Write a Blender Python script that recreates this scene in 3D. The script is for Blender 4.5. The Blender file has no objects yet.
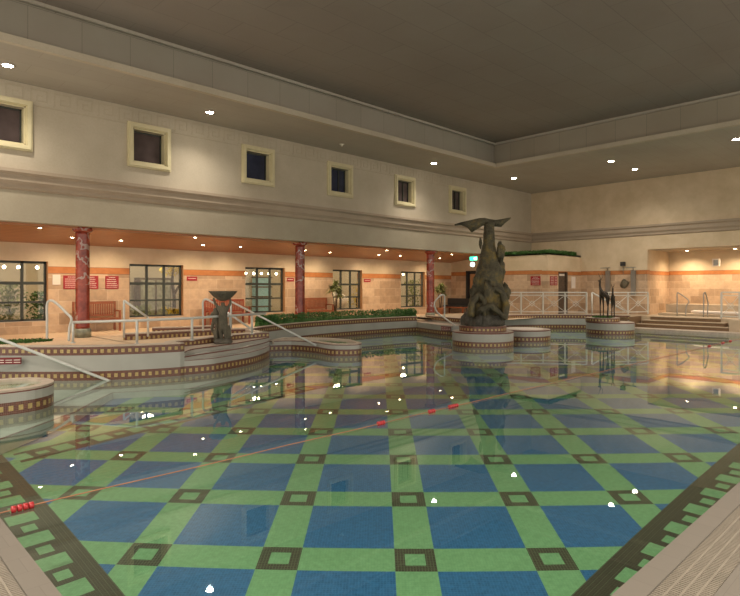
import bpy, math, random
from mathutils import Vector, noise
random.seed(7)
SC = bpy.context.scene
COL = SC.collection
PI = math.pi

# ------------------------------------------------------------------ survey frame
YAW = math.radians(45.9)
FW = (math.cos(YAW), math.sin(YAW)); RT = (FW[1], -FW[0])
FOC = 572.0; EYE = 1.9; HOR = 287.0
def dirn(u):
    a = (u - 370) / FOC
    return FW[0] + a * RT[0], FW[1] + a * RT[1]
def onZ(u, v, z):
    d = (EYE - z) * FOC / (v - HOR); x, y = dirn(u); return (x * d, y * d, z)
def atD(u, v, d):
    x, y = dirn(u); return (x * d, y * d, EYE - (v - HOR) / FOC * d)
def onY(u, v, Y):
    x, y = dirn(u); d = Y / y; return (x * d, Y, EYE - (v - HOR) / FOC * d)
def onX(u, v, X):
    x, y = dirn(u); d = X / x; return (X, y * d, EYE - (v - HOR) / FOC * d)

# ------------------------------------------------------------------ mesh builder
class MB:
    def __init__(s):
        s.v = []; s.f = []; s.uv = []; s.m = []; s.sm = []; s.mats = []
    def mi(s, m):
        if m not in s.mats: s.mats.append(m)
        return s.mats.index(m)
    def face(s, pts, m, uv=None, smooth=False):
        i = len(s.v); s.v += [tuple(p) for p in pts]
        s.f.append(tuple(range(i, i + len(pts))))
        s.uv.append(uv or [(0, 0)] * len(pts)); s.m.append(s.mi(m)); s.sm.append(smooth)
    def idx(s, vs, faces, m, smooth=True):
        i = len(s.v); s.v += [tuple(p) for p in vs]; k = s.mi(m)
        for f in faces:
            s.f.append(tuple(i + a for a in f)); s.uv.append([(0, 0)] * len(f)); s.m.append(k); s.sm.append(smooth)
    def box(s, x0, x1, y0, y1, z0, z1, m):
        v = [(x0,y0,z0),(x1,y0,z0),(x1,y1,z0),(x0,y1,z0),(x0,y0,z1),(x1,y0,z1),(x1,y1,z1),(x0,y1,z1)]
        s.idx(v, [(3,2,1,0),(4,5,6,7),(0,1,5,4),(1,2,6,5),(2,3,7,6),(3,0,4,7)], m, False)
    def obox(s, p, q, w, h, m, up=(0, 0, 1)):
        p = Vector(p); q = Vector(q); t = (q - p).normalized(); up = Vector(up)
        sd = t.cross(up)
        if sd.length < 1e-4: sd = t.cross(Vector((1, 0, 0)))
        sd.normalize(); un = sd.cross(t).normalized()
        v = []
        for c in (p, q):
            for a, b in ((-1,-1),(1,-1),(1,1),(-1,1)): v.append(c + sd * a * w / 2 + un * b * h / 2)
        s.idx(v, [(3,2,1,0),(4,5,6,7),(0,1,5,4),(1,2,6,5),(2,3,7,6),(3,0,4,7)], m, False)
    def tube(s, pts, r, m, n=10, cap=True):
        P = [Vector(p) for p in pts]; R = r if isinstance(r, (list, tuple)) else [r] * len(P)
        vs = []; fs = []; prev = None
        for i, p in enumerate(P):
            t = (P[min(i+1, len(P)-1)] - P[max(i-1, 0)]).normalized()
            if prev is None:
                a = Vector((0,0,1)) if abs(t.z) < .9 else Vector((1,0,0))
                sd = t.cross(a).normalized()
            else:
                sd = (prev - t * prev.dot(t)).normalized()
            prev = sd; un = t.cross(sd)
            for k in range(n):
                a = 2 * PI * k / n; vs.append(p + (sd * math.cos(a) + un * math.sin(a)) * R[i])
        for i in range(len(P) - 1):
            for k in range(n):
                k2 = (k + 1) % n; fs.append((i*n+k, i*n+k2, (i+1)*n+k2, (i+1)*n+k))
        if cap: fs += [tuple(reversed(range(n))), tuple((len(P)-1)*n + k for k in range(n))]
        s.idx(vs, fs, m)
    def lathe(s, prof, m, c=(0,0,0), n=32, smooth=True, sx=1, sy=1):
        vs = []; fs = []
        for r, z in prof:
            for k in range(n):
                a = 2*PI*k/n; vs.append((c[0]+r*sx*math.cos(a), c[1]+r*sy*math.sin(a), c[2]+z))
        for i in range(len(prof)-1):
            for k in range(n):
                k2 = (k+1) % n; fs.append((i*n+k, i*n+k2, (i+1)*n+k2, (i+1)*n+k))
        fs += [tuple(reversed(range(n))), tuple((len(prof)-1)*n+k for k in range(n))]
        s.idx(vs, fs, m, smooth)
    def ribbon(s, line, z0, z1, m, closed=False):
        pts = list(line) + ([line[0]] if closed else [])
        a = 0
        for p, q in zip(pts, pts[1:]):
            l = math.hypot(q[0]-p[0], q[1]-p[1])
            s.face([(p[0],p[1],z0),(q[0],q[1],z0),(q[0],q[1],z1),(p[0],p[1],z1)], m, [(a,0),(a+l,0),(a+l,1),(a,1)])
            a += l
    def strip(s, A, B, z, m, zb=None):
        zb = z if zb is None else zb
        for i in range(len(A)-1):
            s.face([(A[i][0],A[i][1],z),(A[i+1][0],A[i+1][1],z),(B[i+1][0],B[i+1][1],zb),(B[i][0],B[i][1],zb)], m)
    def poly(s, line, z, m):
        s.face([(p[0], p[1], z) for p in line], m)
    def blob(s, c, r, m, seed=0, amp=.25, fr=1.6, nu=20, nv=12):
        vs = []; fs = []
        for j in range(nv+1):
            th = PI * j / nv
            for i in range(nu):
                ph = 2*PI*i/nu
                d = Vector((math.sin(th)*math.cos(ph), math.sin(th)*math.sin(ph), math.cos(th)))
                k = 1 + amp * noise.noise(d*fr + Vector((seed*3.1, seed*1.7, seed))) + amp*.4*noise.noise(d*fr*3 + Vector((seed,)*3))
                vs.append((c[0]+d.x*r[0]*k, c[1]+d.y*r[1]*k, c[2]+d.z*r[2]*k))
        for j in range(nv):
            for i in range(nu):
                i2 = (i+1) % nu; fs.append((j*nu+i, (j+1)*nu+i, (j+1)*nu+i2, j*nu+i2))
        s.idx(vs, fs, m)
    def build(s, name, parent=None, loc=None, mat=None):
        me = bpy.data.meshes.new(name)
        v = s.v
        if loc is not None: v = [(a[0]-loc[0], a[1]-loc[1], a[2]-loc[2]) for a in v]
        me.from_pydata(v, [], s.f)
        for m in s.mats: me.materials.append(m)
        me.polygons.foreach_set('material_index', s.m)
        me.polygons.foreach_set('use_smooth', s.sm)
        uvl = me.uv_layers.new(name='UVMap'); flat = []
        for u in s.uv:
            for a in u: flat += [a[0], a[1]]
        uvl.data.foreach_set('uv', flat)
        me.update()
        o = bpy.data.objects.new(name, me); COL.objects.link(o)
        if parent: o.parent = parent
        elif loc is not None: o.location = loc
        return o

def tag(o, label, cat, group=None, kind=None):
    o['label'] = label; o['category'] = cat
    if group: o['group'] = group
    if kind: o['kind'] = kind
    return o
def struct(o, label=None):
    o['kind'] = 'structure'
    if label: o['label'] = label
    return o
def thing(name, label, cat, loc=(0,0,0), rz=0, group=None):
    o = bpy.data.objects.new(name, None); COL.objects.link(o)
    o.location = loc; o.rotation_euler = (0,0,rz); o.empty_display_size = .1
    return tag(o, label, cat, group)
def dup(root, loc, rz, label, group=None):
    r = root.copy(); COL.objects.link(r); r.location = loc; r.rotation_euler = (0,0,rz)
    r['label'] = label
    if group: r['group'] = group
    for ch in list(root.children):
        c = ch.copy(); COL.objects.link(c); c.parent = r
        for g in list(ch.children):
            d = g.copy(); COL.objects.link(d); d.parent = c
    return r

# ------------------------------------------------------------------ materials
def newmat(name):
    m = bpy.data.materials.new(name); m.use_nodes = True
    return m
class N:
    def __init__(s, m):
        s.m = m; s.t = m.node_tree; s.b = s.t.nodes.get('Principled BSDF'); s.out = s.t.nodes.get('Material Output')
    def n(s, t, **k):
        o = s.t.nodes.new(t)
        for a, b in k.items(): setattr(o, a, b)
        return o
    def l(s, a, b): s.t.links.new(a, b)
    def put(s, sock, v):
        if hasattr(v, 'is_output') or isinstance(v, bpy.types.NodeSocket): s.l(v, sock)
        else: sock.default_value = v
    def math(s, op, a, b=None, c=None):
        o = s.n('ShaderNodeMath', operation=op); s.put(o.inputs[0], a)
        if b is not None: s.put(o.inputs[1], b)
        if c is not None: s.put(o.inputs[2], c)
        return o.outputs[0]
    def mix(s, f, a, b):
        o = s.n('ShaderNodeMix', data_type='RGBA'); s.put(o.inputs[0], f)
        s.put(o.inputs[6], a if hasattr(a, 'node') else (*a, 1)); s.put(o.inputs[7], b if hasattr(b, 'node') else (*b, 1))
        return o.outputs[2]
    def coord(s, kind='Object'):
        return s.n('ShaderNodeTexCoord').outputs[kind]
    def sep(s, v):
        o = s.n('ShaderNodeSeparateXYZ'); s.l(v, o.inputs[0]); return o.outputs
    def comb(s, x, y, z=0.0):
        o = s.n('ShaderNodeCombineXYZ'); s.put(o.inputs[0], x); s.put(o.inputs[1], y); s.put(o.inputs[2], z); return o.outputs[0]
    def noise(s, vec, sc, det=3, rough=.5):
        o = s.n('ShaderNodeTexNoise'); s.l(vec, o.inputs['Vector']); o.inputs['Scale'].default_value = sc
        o.inputs['Detail'].default_value = det; o.inputs['Roughness'].default_value = rough; return o.outputs[0]
    def ramp(s, f, stops):
        o = s.n('ShaderNodeValToRGB'); s.l(f, o.inputs[0]); e = o.color_ramp.elements
        while len(e) < len(stops): e.new(.5)
        for a, (p, c) in zip(e, stops): a.position = p; a.color = (*c, 1)
        return o.outputs[0]
    def col(s, v): s.put(s.b.inputs['Base Color'], v if hasattr(v, 'node') else (*v, 1))
    def bump(s, h, st=.3, d=.01):
        o = s.n('ShaderNodeBump'); o.inputs['Strength'].default_value = st; o.inputs['Distance'].default_value = d
        s.l(h, o.inputs['Height']); s.l(o.outputs[0], s.b.inputs['Normal'])
    def rough(s, r): s.b.inputs['Roughness'].default_value = r
    def inband(s, x, a, b):
        return s.math('MULTIPLY', s.math('GREATER_THAN', x, a), s.math('LESS_THAN', x, b))
    def AND(s, a, b): return s.math('MULTIPLY', a, b)
    def OR(s, a, b): return s.math('MAXIMUM', a, b)
    def fr(s, x, p, off=0.0):     # wrapped coordinate centred on zero
        return s.math('MULTIPLY', s.math('SUBTRACT', s.math('FRACT', s.math('ADD', s.math('DIVIDE', s.math('SUBTRACT', x, off), p), .5)), .5), p)
    def ab(s, x): return s.math('ABSOLUTE', x)

def plain(name, c, rough=.6, metal=0, var=.12, sc=6, spec=.5):
    m = newmat(name); k = N(m); v = k.coord()
    a = tuple(x*(1-var) for x in c); b = tuple(min(1, x*(1+var)) for x in c)
    k.col(k.ramp(k.noise(v, sc), [(.3, a), (.7, b)])); k.rough(rough)
    k.b.inputs['Metallic'].default_value = metal; k.b.inputs['Specular IOR Level'].default_value = spec
    return m
def emis(name, c, st):
    m = newmat(name); k = N(m); k.b.inputs['Base Color'].default_value = (*c, 1)
    k.b.inputs['Emission Color'].default_value = (*c, 1); k.b.inputs['Emission Strength'].default_value = st
    return m

def plaster(name, c, c2, scale=.8):
    m = newmat(name); k = N(m); v = k.coord()
    n1 = k.noise(v, scale, 5, .6); n2 = k.noise(v, 22, 4, .6)
    f = k.math('ADD', k.math('MULTIPLY', n1, .7), k.math('MULTIPLY', n2, .3))
    k.col(k.ramp(f, [(.35, c), (.65, c2)])); k.rough(.85); k.bump(n2, .15, .004); return m
M = {}
M['plaster'] = plaster('travertine_plaster', (.42,.36,.27), (.51,.445,.345))
M['cornice'] = plaster('cornice_plaster', (.34,.27,.20), (.40,.325,.245))
M['beam'] = plaster('beam_plaster', (.35,.30,.22), (.41,.36,.27))

def stone_wall(name, axis, zlo, zhi):
    m = newmat(name); k = N(m); p = k.sep(k.coord()); h = p[0] if axis == 'x' else p[1]
    br = k.n('ShaderNodeTexBrick'); k.l(k.comb(h, p[2]), br.inputs['Vector'])
    br.inputs['Scale'].default_value = 1; br.inputs['Brick Width'].default_value = .72; br.inputs['Row Height'].default_value = .365
    br.inputs['Mortar Size'].default_value = .006; br.inputs['Color1'].default_value = (.40,.27,.17,1); br.inputs['Color2'].default_value = (.60,.43,.29,1)
    br.inputs['Mortar'].default_value = (.60,.47,.34,1); br.inputs['Bias'].default_value = -.1
    nz = k.noise(k.coord(), 5, 5, .65)
    mul = k.n('ShaderNodeMix', data_type='RGBA', blend_type='OVERLAY'); mul.inputs[0].default_value = .45
    k.l(br.outputs[0], mul.inputs[6]); k.l(k.ramp(nz, [(.3, (.32,.32,.32)), (.7, (.68,.66,.62))]), mul.inputs[7])
    top = k.ramp(k.noise(k.coord(), 1.2, 5, .6), [(.35, (.54,.42,.27)), (.65, (.64,.51,.35))])
    band = k.ramp(k.noise(k.comb(k.math('MULTIPLY', h, .7), p[2]), 5, 4, .6), [(.3, (.40,.135,.035)), (.7, (.52,.20,.06))])
    c = k.mix(k.math('GREATER_THAN', p[2], zhi), mul.outputs[2], top)
    c = k.mix(k.inband(p[2], zlo, zhi), c, band)
    edge = k.OR(k.inband(p[2], zlo-.018, zlo), k.inband(p[2], zhi, zhi+.012))
    c = k.mix(edge, c, (.22,.10,.045))
    k.col(c); k.rough(.55); k.bump(nz, .15, .004); return m
M['stone_x'] = stone_wall('sandstone_tile_left', 'x', 2.33, 2.52)
M['stone_y'] = stone_wall('sandstone_tile_right', 'y', 2.52, 2.70)
M['stone_k'] = stone_wall('sandstone_tile_kiosk', 'x', 2.50, 2.67)

def panels(name, c1, c2, w, h, axes=(0,1), mort=.008, mc=(.14,.115,.09)):
    m = newmat(name); k = N(m); p = k.sep(k.coord())
    br = k.n('ShaderNodeTexBrick'); k.l(k.comb(p[axes[0]], p[axes[1]]), br.inputs['Vector'])
    br.inputs['Scale'].default_value = 1; br.inputs['Brick Width'].default_value = w; br.inputs['Row Height'].default_value = h
    br.offset = .5
    br.inputs['Mortar Size'].default_value = mort; br.inputs['Mortar Smooth'].default_value = .3
    br.inputs['Color1'].default_value = (*c1,1); br.inputs['Color2'].default_value = (*c2,1); br.inputs['Mortar'].default_value = (*mc,1)
    nz = k.noise(k.coord(), .35, 4, .6)
    mul = k.n('ShaderNodeMix', data_type='RGBA', blend_type='OVERLAY'); mul.inputs[0].default_value = .5
    k.l(br.outputs[0], mul.inputs[6]); k.l(k.ramp(nz, [(.3, (.44,.41,.39)), (.7, (.56,.57,.57))]), mul.inputs[7])
    k.col(mul.outputs[2]); k.rough(.9); return m
M['ceil'] = panels('ceiling_panels', (.235,.20,.170), (.245,.21,.178), 1.8, .9, mort=.01, mc=(.19,.16,.135))
M['soffit'] = panels('soffit_panels', (.38,.345,.29), (.395,.36,.30), 1.8, .6, mort=.006, mc=(.32,.29,.24))
M['cove_x'] = panels('cove_panels', (.30,.275,.225), (.32,.29,.24), 1.1, 4, (0,2), .008, (.21,.19,.155))
M['cove_y'] = panels('cove_panels_side', (.31,.275,.21), (.33,.29,.225), 1.1, 4, (1,2), .008, (.21,.19,.155))

# wood soffit: boards running along x
m = newmat('soffit_wood'); k = N(m); p = k.sep(k.coord())
nz = k.noise(k.comb(k.math('MULTIPLY', p[0], .25), k.math('MULTIPLY', p[1], 8)), 2.2, 5, .6)
bd = k.math('LESS_THAN', k.ab(k.fr(p[1], .19)), .012)
k.col(k.mix(bd, k.ramp(nz, [(.3, (.33,.12,.042)), (.7, (.50,.215,.08))]), (.20,.07,.025))); k.rough(.35); M['wood_soffit'] = m

def woodm(name, c):
    m = newmat(name); k = N(m); v = k.sep(k.coord())
    nz = k.noise(k.comb(k.math('MULTIPLY', v[0], 2), k.math('MULTIPLY', v[1], 9), k.math('MULTIPLY', v[2], 9)), 3, 4, .6)
    k.col(k.ramp(nz, [(.3, tuple(x*.75 for x in c)), (.7, tuple(x*1.25 for x in c))])); k.rough(.45); return m
M['bench'] = woodm('bench_wood', (.28,.085,.035))
M['bench_red'] = woodm('bench_red_wood', (.30,.065,.03))

# red marble
m = newmat('red_marble'); k = N(m); v = k.coord()
nz = k.noise(v, 3.2, 7, .65); vein = k.noise(v, 1.5, 3, .55)
base = k.ramp(nz, [(.35, (.16,.022,.014)), (.65, (.34,.062,.035))])
vv = k.math('MULTIPLY', k.math('LESS_THAN', k.ab(k.math('SUBTRACT', vein, .55)), .016), k.math('GREATER_THAN', k.noise(v, 1.1, 2), .42))
k.col(k.mix(k.math('MULTIPLY', vv, .6), base, (.42,.36,.32))); k.rough(.25); M['marble'] = m

# mosaic band, uv: u metres along, v 0..1
m = newmat('maroon_gold_mosaic_band'); k = N(m); uv = k.sep(k.coord('UV'))
U = uv[0]; V = uv[1]
sq = k.AND(k.math('LESS_THAN', k.ab(k.fr(U, .131)), .032), k.inband(V, .30, .72))
gr = k.OR(k.math('LESS_THAN', k.ab(k.fr(U, .0246, .0123)), .0016), k.math('LESS_THAN', k.ab(k.fr(V, .1428)), .009))
tl = k.noise(k.coord(), 30, 2)
c = k.mix(sq, k.ramp(tl, [(.3, (.075,.018,.010)), (.7, (.14,.038,.022))]), k.ramp(tl, [(.3, (.33,.23,.065)), (.7, (.48,.37,.14))]))
k.col(k.mix(k.math('MULTIPLY', gr, .55), c, (.30,.24,.19))); k.rough(.3); M['band'] = m
# white mosaic
m = newmat('white_mosaic'); k = N(m); p = k.sep(k.coord('UV')); q = k.sep(k.coord())
gr = k.OR(k.math('LESS_THAN', k.ab(k.fr(p[0], .0246)), .0014), k.math('LESS_THAN', k.ab(k.fr(q[2], .0246)), .0014))
k.col(k.mix(k.math('MULTIPLY', gr, .35), k.ramp(k.noise(k.coord(), 1.5, 4), [(.3, (.335,.335,.30)), (.7, (.40,.395,.36))]), (.28,.27,.25)))
k.rough(.35); M['white'] = m
M['coping'] = plain('pale_coping_stone', (.44,.36,.29), .5, var=.12, sc=9)
M['maroon'] = plain('maroon_edge_tile', (.13,.03,.018), .4)
M['deck'] = panels('beige_deck_tile', (.60,.44,.29), (.64,.47,.31), .4, .4, mort=.004, mc=(.40,.30,.2))
M['deck2'] = plain('beige_terrace_tile', (.46,.36,.25), .5, var=.1, sc=3)
M['basin_white'] = plain('basin_terrazzo', (.42,.42,.37), .4)

# pool floor mosaic
m = newmat('pool_floor_mosaic'); k = N(m); p = k.sep(k.coord()); X, Y = p[0], p[1]
S = 1.23; r2 = 1/math.sqrt(2)
G = k.math('SUBTRACT', k.math('MULTIPLY', k.math('ADD', X, Y), r2), 5.185)
L = k.math('SUBTRACT', k.math('MULTIPLY', k.math('SUBTRACT', X, Y), r2), .328)
g = k.ab(k.fr(G, S)); l = k.ab(k.fr(L, S))
ing = k.math('LESS_THAN', g, .185); inl = k.math('LESS_THAN', l, .185)
green = k.OR(ing, inl); ringo = k.AND(ing, inl)
inner = k.AND(k.math('LESS_THAN', g, .092), k.math('LESS_THAN', l, .092))
ring = k.AND(ringo, k.math('SUBTRACT', 1.0, inner))
nz = k.noise(k.coord(), 24, 2); big = k.noise(k.coord(), .9, 3)
GR = k.ramp(nz, [(.3, (.145,.27,.13)), (.7, (.19,.34,.175))])
BL = k.ramp(nz, [(.3, (.010,.065,.18)), (.7, (.028,.12,.29))])
BR = k.ramp(nz, [(.3, (.030,.019,.012)), (.7, (.048,.032,.020))])
tg = k.math('LESS_THAN', k.ab(k.fr(G, .0264)), .0022); tL = k.math('LESS_THAN', k.ab(k.fr(L, .0264)), .0022)
grout = k.OR(tg, tL)
BLg = k.mix(k.math('MULTIPLY', grout, .6), BL, (.06,.17,.33))
BRg = k.mix(k.math('MULTIPLY', grout, .8), BR, (.14,.16,.10))
GRg = k.mix(k.math('MULTIPLY', grout, .3), GR, (.09,.20,.09))
c = k.mix(green, BLg, GRg); c = k.mix(ring, c, BRg)
# ladder border following the two straight pool edges
dx = k.math('SUBTRACT', X, 1.07); dy = k.math('SUBTRACT', Y, 1.47)
left = k.math('LESS_THAN', dx, dy)
def ladder(dist, t, per, off, c, lim=.72):
    tt = k.fr(t, per, off); a = k.ab(tt)
    tb = k.ab(k.fr(t, per, off + per/2))
    bigr = k.AND(k.math('LESS_THAN', a, .118), k.inband(dist, .30, .565))
    sm = k.AND(k.math('LESS_THAN', tb, .075), k.inband(dist, .375, .50))
    gfill = k.OR(bigr, sm)
    lines = k.AND(k.math('LESS_THAN', k.ab(k.fr(dist, .042)), .003), k.math('GREATER_THAN', dist, .565))
    tl2 = k.OR(k.math('LESS_THAN', k.ab(k.fr(dist, .021)), .002), k.math('LESS_THAN', k.ab(k.fr(t, .0264)), .0022))
    base = k.mix(k.math('MULTIPLY', tl2, .3), BR, (.12,.13,.085))
    base = k.mix(k.math('MULTIPLY', lines, .5), base, (.12,.13,.085))
    bc = k.mix(gfill, base, GRg)
    bc = k.mix(k.AND(k.math('LESS_THAN', dist, .22), k.math('GREATER_THAN', dist, -5.0)), bc, GRg)
    return k.mix(k.AND(k.math('LESS_THAN', dist, lim), k.math('GREATER_THAN', dist, -.02 if lim < .7 else -9.)), c, bc)
cl = ladder(dx, Y, .535, 5.03, c); cr = ladder(dy, X, .568, 5.53, c)
c = k.mix(left, cr, cl)
# second ladder that skirts the island (distance to a slanted line)
ax, ay = 1.0, 8.35; bx, by = 9.5, 9.9
ll = math.hypot(bx-ax, by-ay); tx, ty = (bx-ax)/ll, (by-ay)/ll
dist2 = k.math('ADD', k.math('MULTIPLY', k.math('SUBTRACT', X, ax), ty), k.math('MULTIPLY', k.math('SUBTRACT', Y, ay), -tx))
dist2 = k.math('ADD', dist2, .55)
t2 = k.math('ADD', k.math('MULTIPLY', X, tx), k.math('MULTIPLY', Y, ty))
c2 = ladder(dist2, t2, .56, 0.1, c, .66)
c = k.mix(k.inband(X, 1.9, 7.6), c, c2)
k.col(c); k.rough(.5); M['poolfloor'] = m

def schlick(k, f0):
    lw = k.n('ShaderNodeLayerWeight'); lw.inputs['Blend'].default_value = .5
    return k.math('ADD', k.math('MULTIPLY', k.math('POWER', lw.outputs['Facing'], 4.6), 1-f0), f0)
# water : clear sheet with fresnel reflection and very soft ripples
m = newmat('still_pool_water'); k = N(m); k.t.nodes.remove(k.b)
tr = k.n('ShaderNodeBsdfTransparent'); tr.inputs[0].default_value = (.84,.96,.905,1)
gl = k.n('ShaderNodeBsdfGlossy'); gl.inputs['Roughness'].default_value = .012; gl.inputs[0].default_value = (.95,.97,.97,1)
fz = schlick(k, .028)
nn = k.noise(k.coord(), 1.1, 2, .4)
bp = k.n('ShaderNodeBump'); bp.inputs['Strength'].default_value = .012; bp.inputs['Distance'].default_value = .05
k.l(nn, bp.inputs['Height']); k.l(bp.outputs[0], gl.inputs['Normal'])
mx = k.n('ShaderNodeMixShader'); k.l(fz, mx.inputs[0]); k.l(tr.outputs[0], mx.inputs[1]); k.l(gl.outputs[0], mx.inputs[2])
k.l(mx.outputs[0], k.out.inputs[0]); M['water'] = m

def glassm(name, tint, refl=1.5):
    m = newmat(name); k = N(m); k.t.nodes.remove(k.b)
    tr = k.n('ShaderNodeBsdfTransparent'); tr.inputs[0].default_value = (*tint,1)
    gl = k.n('ShaderNodeBsdfGlossy'); gl.inputs['Roughness'].default_value = .02
    fz = schlick(k, .04)
    mx = k.n('ShaderNodeMixShader'); k.l(fz, mx.inputs[0]); k.l(tr.outputs[0], mx.inputs[1]); k.l(gl.outputs[0], mx.inputs[2])
    k.l(mx.outputs[0], k.out.inputs[0]); return m
M['glass'] = glassm('window_glass', (.85,.85,.82))
M['dusk'] = plain('dusky_pane', (.085,.062,.06), .12, var=.35, sc=1.5)
M['duskblue'] = plain('dusky_blue_pane', (.035,.04,.075), .12, var=.35, sc=1.5)
M['cream_frame'] = plain('cream_painted_frame', (.60,.53,.33), .5, var=.05)
M['dark_frame'] = plain('dark_green_window_frame', (.035,.04,.032), .45)
M['reveal'] = plain('orange_stone_reveal', (.50,.26,.12), .6)
M['rail'] = plain('brushed_grey_rail', (.52,.53,.50), .4, .1, .06)
M['steel'] = plain('steel', (.35,.34,.31), .3, .8, .06)
M['whitepaint'] = plain('white_painted_metal', (.56,.54,.48), .45, 0, .04)
M['redsign'] = plain('red_sign', (.30,.010,.015), .4, 0, .05)
M['signtext'] = plain('sign_white', (.75,.66,.58), .5, 0, .02)
M['lamp'] = emis('downlight_lens', (1.0,.93,.80), 60)
M['lampw'] = emis('warm_downlight_lens', (1.0,.82,.55), 45)
M['trimring'] = plain('downlight_trim', (.65,.6,.5), .4)
M['hedge'] = plain('hedge_leaf', (.05,.14,.028), .6, 0, .5, 20)
M['turf'] = plain('green_turf', (.045,.12,.02), .8, 0, .4, 30)
M['leafy'] = plain('olive_leaf', (.20,.23,.07), .6, 0, .4, 9)
M['yellow'] = plain('yellow_leaf', (.55,.42,.04), .6, 0, .3, 9)
M['bark'] = plain('bark', (.10,.065,.04), .8, 0, .3, 15)
M['pot'] = plain('terracotta_pot', (.33,.13,.06), .6)
M['dark'] = plain('charcoal_fabric', (.02,.018,.018), .6)
M['floatred'] = plain('red_float_plastic', (.45,.03,.035), .35, 0, .15)
M['rope'] = plain('orange_rope', (.38,.17,.09), .7)
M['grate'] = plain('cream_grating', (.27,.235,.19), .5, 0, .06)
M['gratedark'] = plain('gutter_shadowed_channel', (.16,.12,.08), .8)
M['nearcoping'] = panels('near_coping_tile', (.18,.16,.135), (.19,.168,.142), .25, .25, mort=.002, mc=(.15,.13,.11))
M['step'] = plain('brown_step_riser', (.17,.10,.05), .6)
M['green_glow'] = emis('exit_green', (.05,.75,.45), 2.5)
M['white_glow'] = emis('emergency_white', (.75,1.0,.95), 6)
M['bulb'] = emis('bulb_glow', (1.0,.9,.62), 40)
def bronze(name, a, b, c):
    m = newmat(name); k = N(m); v = k.coord()
    f = k.noise(v, 2.2, 6, .7); h = k.noise(v, 14, 5, .7)
    k.col(k.ramp(f, [(.32, a), (.52, b), (.68, c)])); k.rough(.5); k.b.inputs['Metallic'].default_value = .35
    k.bump(h, 1.0, .06); return m
M['bronze'] = bronze('weathered_bronze', (.04,.034,.022), (.115,.10,.062), (.27,.19,.05))
M['bronze_g'] = bronze('verdigris_bronze', (.075,.07,.05), (.14,.125,.09), (.15,.11,.06))
M['bronze_d'] = bronze('dark_bronze', (.03,.022,.015), (.05,.035,.02), (.08,.055,.03))
M['rock'] = bronze('rocky_bronze', (.06,.055,.045), (.12,.11,.09), (.18,.16,.12))

# ------------------------------------------------------------------ room shell
b = MB()
b.box(-6, 28.4, 16.5, 16.8, 3.55, 7.3, M['plaster'])
o = struct(b.build('wall_left'), 'pale upper wall above the wooden soffit with a row of small square windows')
# lower window wall with openings
b = MB(); x0 = -6.0; zb, zt = .86, 2.68
OP = [(3.15, 5.1), (7.56, 9.48), (12.03, 13.92), (16.5, 18.3), (20.95, 22.8)]
for a, c in OP:
    b.box(x0, a, 19.4, 19.75, .3, 3.7, M['stone_x'])
    b.box(a, c, 19.4, 19.75, .3, zb, M['stone_x']); b.box(a, c, 19.4, 19.75, zt, 3.7, M['stone_x']); x0 = c
b.box(x0, 25.0, 19.4, 19.75, .3, 3.7, M['stone_x'])
struct(b.build('wall_windows'), 'warm sandstone tiled wall with an orange band behind the columns')
# end wall and kiosk
b = MB(); KX, KY = 25.0, 13.65
b.box(KX, KX+.3, 18.4, 19.75, .3, 3.7, M['stone_y']); b.box(KX, KX+.3, 17.45, 18.4, 2.72, 3.7, M['stone_y'])
b.box(KX, KX+.3, KY+.3, 17.45, .3, 3.52, M['stone_y'])
struct(b.build('wall_end'), 'stone tiled end wall under the low roof with the dark door opening')
b = MB()
da, db = 26.05, 26.95
b.box(KX, da, KY, KY+.3, .3, 3.52, M['stone_k']); b.box(db, 28.4, KY, KY+.3, .3, 3.52, M['stone_k']); b.box(da, db, KY, KY+.3, 2.64, 3.52, M['stone_k'])
b.box(KX, 28.4, KY, 16.5, 3.44, 3.52, M['plaster'])
b.box(da-.1, db+.1, KY+.8, KY+.9, .5, 2.8, M['dark'])
struct(b.build('wall_kiosk'), 'stone faced room block projecting below the right wall with turf on its roof')
b = MB()
ry0, ry1, rz, rx = 3.0, 10.35, 3.68, 31.3
b.box(28.4, 28.7, ry1, 16.5, .3, 7.3, M['stone_y']); b.box(28.4, 28.7, -6, ry1, rz, 7.3, M['stone_y']); b.box(28.4, 28.7, -6, ry0, .3, rz, M['stone_y'])
b.box(rx, rx+.3, ry0, ry1+.4, .3, rz+.1, M['stone_y'])
b.box(28.7, rx, ry1, ry1+.3, .3, rz+.1, M['stone_k']); b.box(28.7, rx, ry0-.3, ry0, .3, rz+.1, M['stone_k'])
b.box(28.5, rx, ry0, ry1, rz, rz+.15, M['soffit'])
wr = struct(b.build('wall_right'), 'plastered right wall with the stone lined spa recess')

# cornice profiles
def _c(): pass
def cornice(name, axis, a, c):
    b = MB(); prof = [(0,4.86),(.20,4.84),(.20,4.76),(.13,4.70),(.13,4.55),(.06,4.46),(.06,4.38),(0,4.33)]
    for (d0, z0), (d1, z1) in zip(prof, prof[1:]):
        if axis == 'x': b.face([(a,16.5-d0,z0),(c,16.5-d0,z0),(c,16.5-d1,z1),(a,16.5-d1,z1)], M['cornice'])
        else: b.face([(28.4-d0,a,z0),(28.4-d0,c,z0),(28.4-d1,c,z1),(28.4-d1,a,z1)], M['cornice'])
    return struct(b.build(name))
cornice('trim_1', 'x', -6, 28.4); cornice('trim_2', 'y', -6, 16.5)
# beam facing under the cornice, a warmer plaster skin
b = MB(); b.box(-6, 28.4, 16.49, 16.5, 3.55, 4.33, M['beam'])
struct(b.build('trim_3'))

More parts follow.
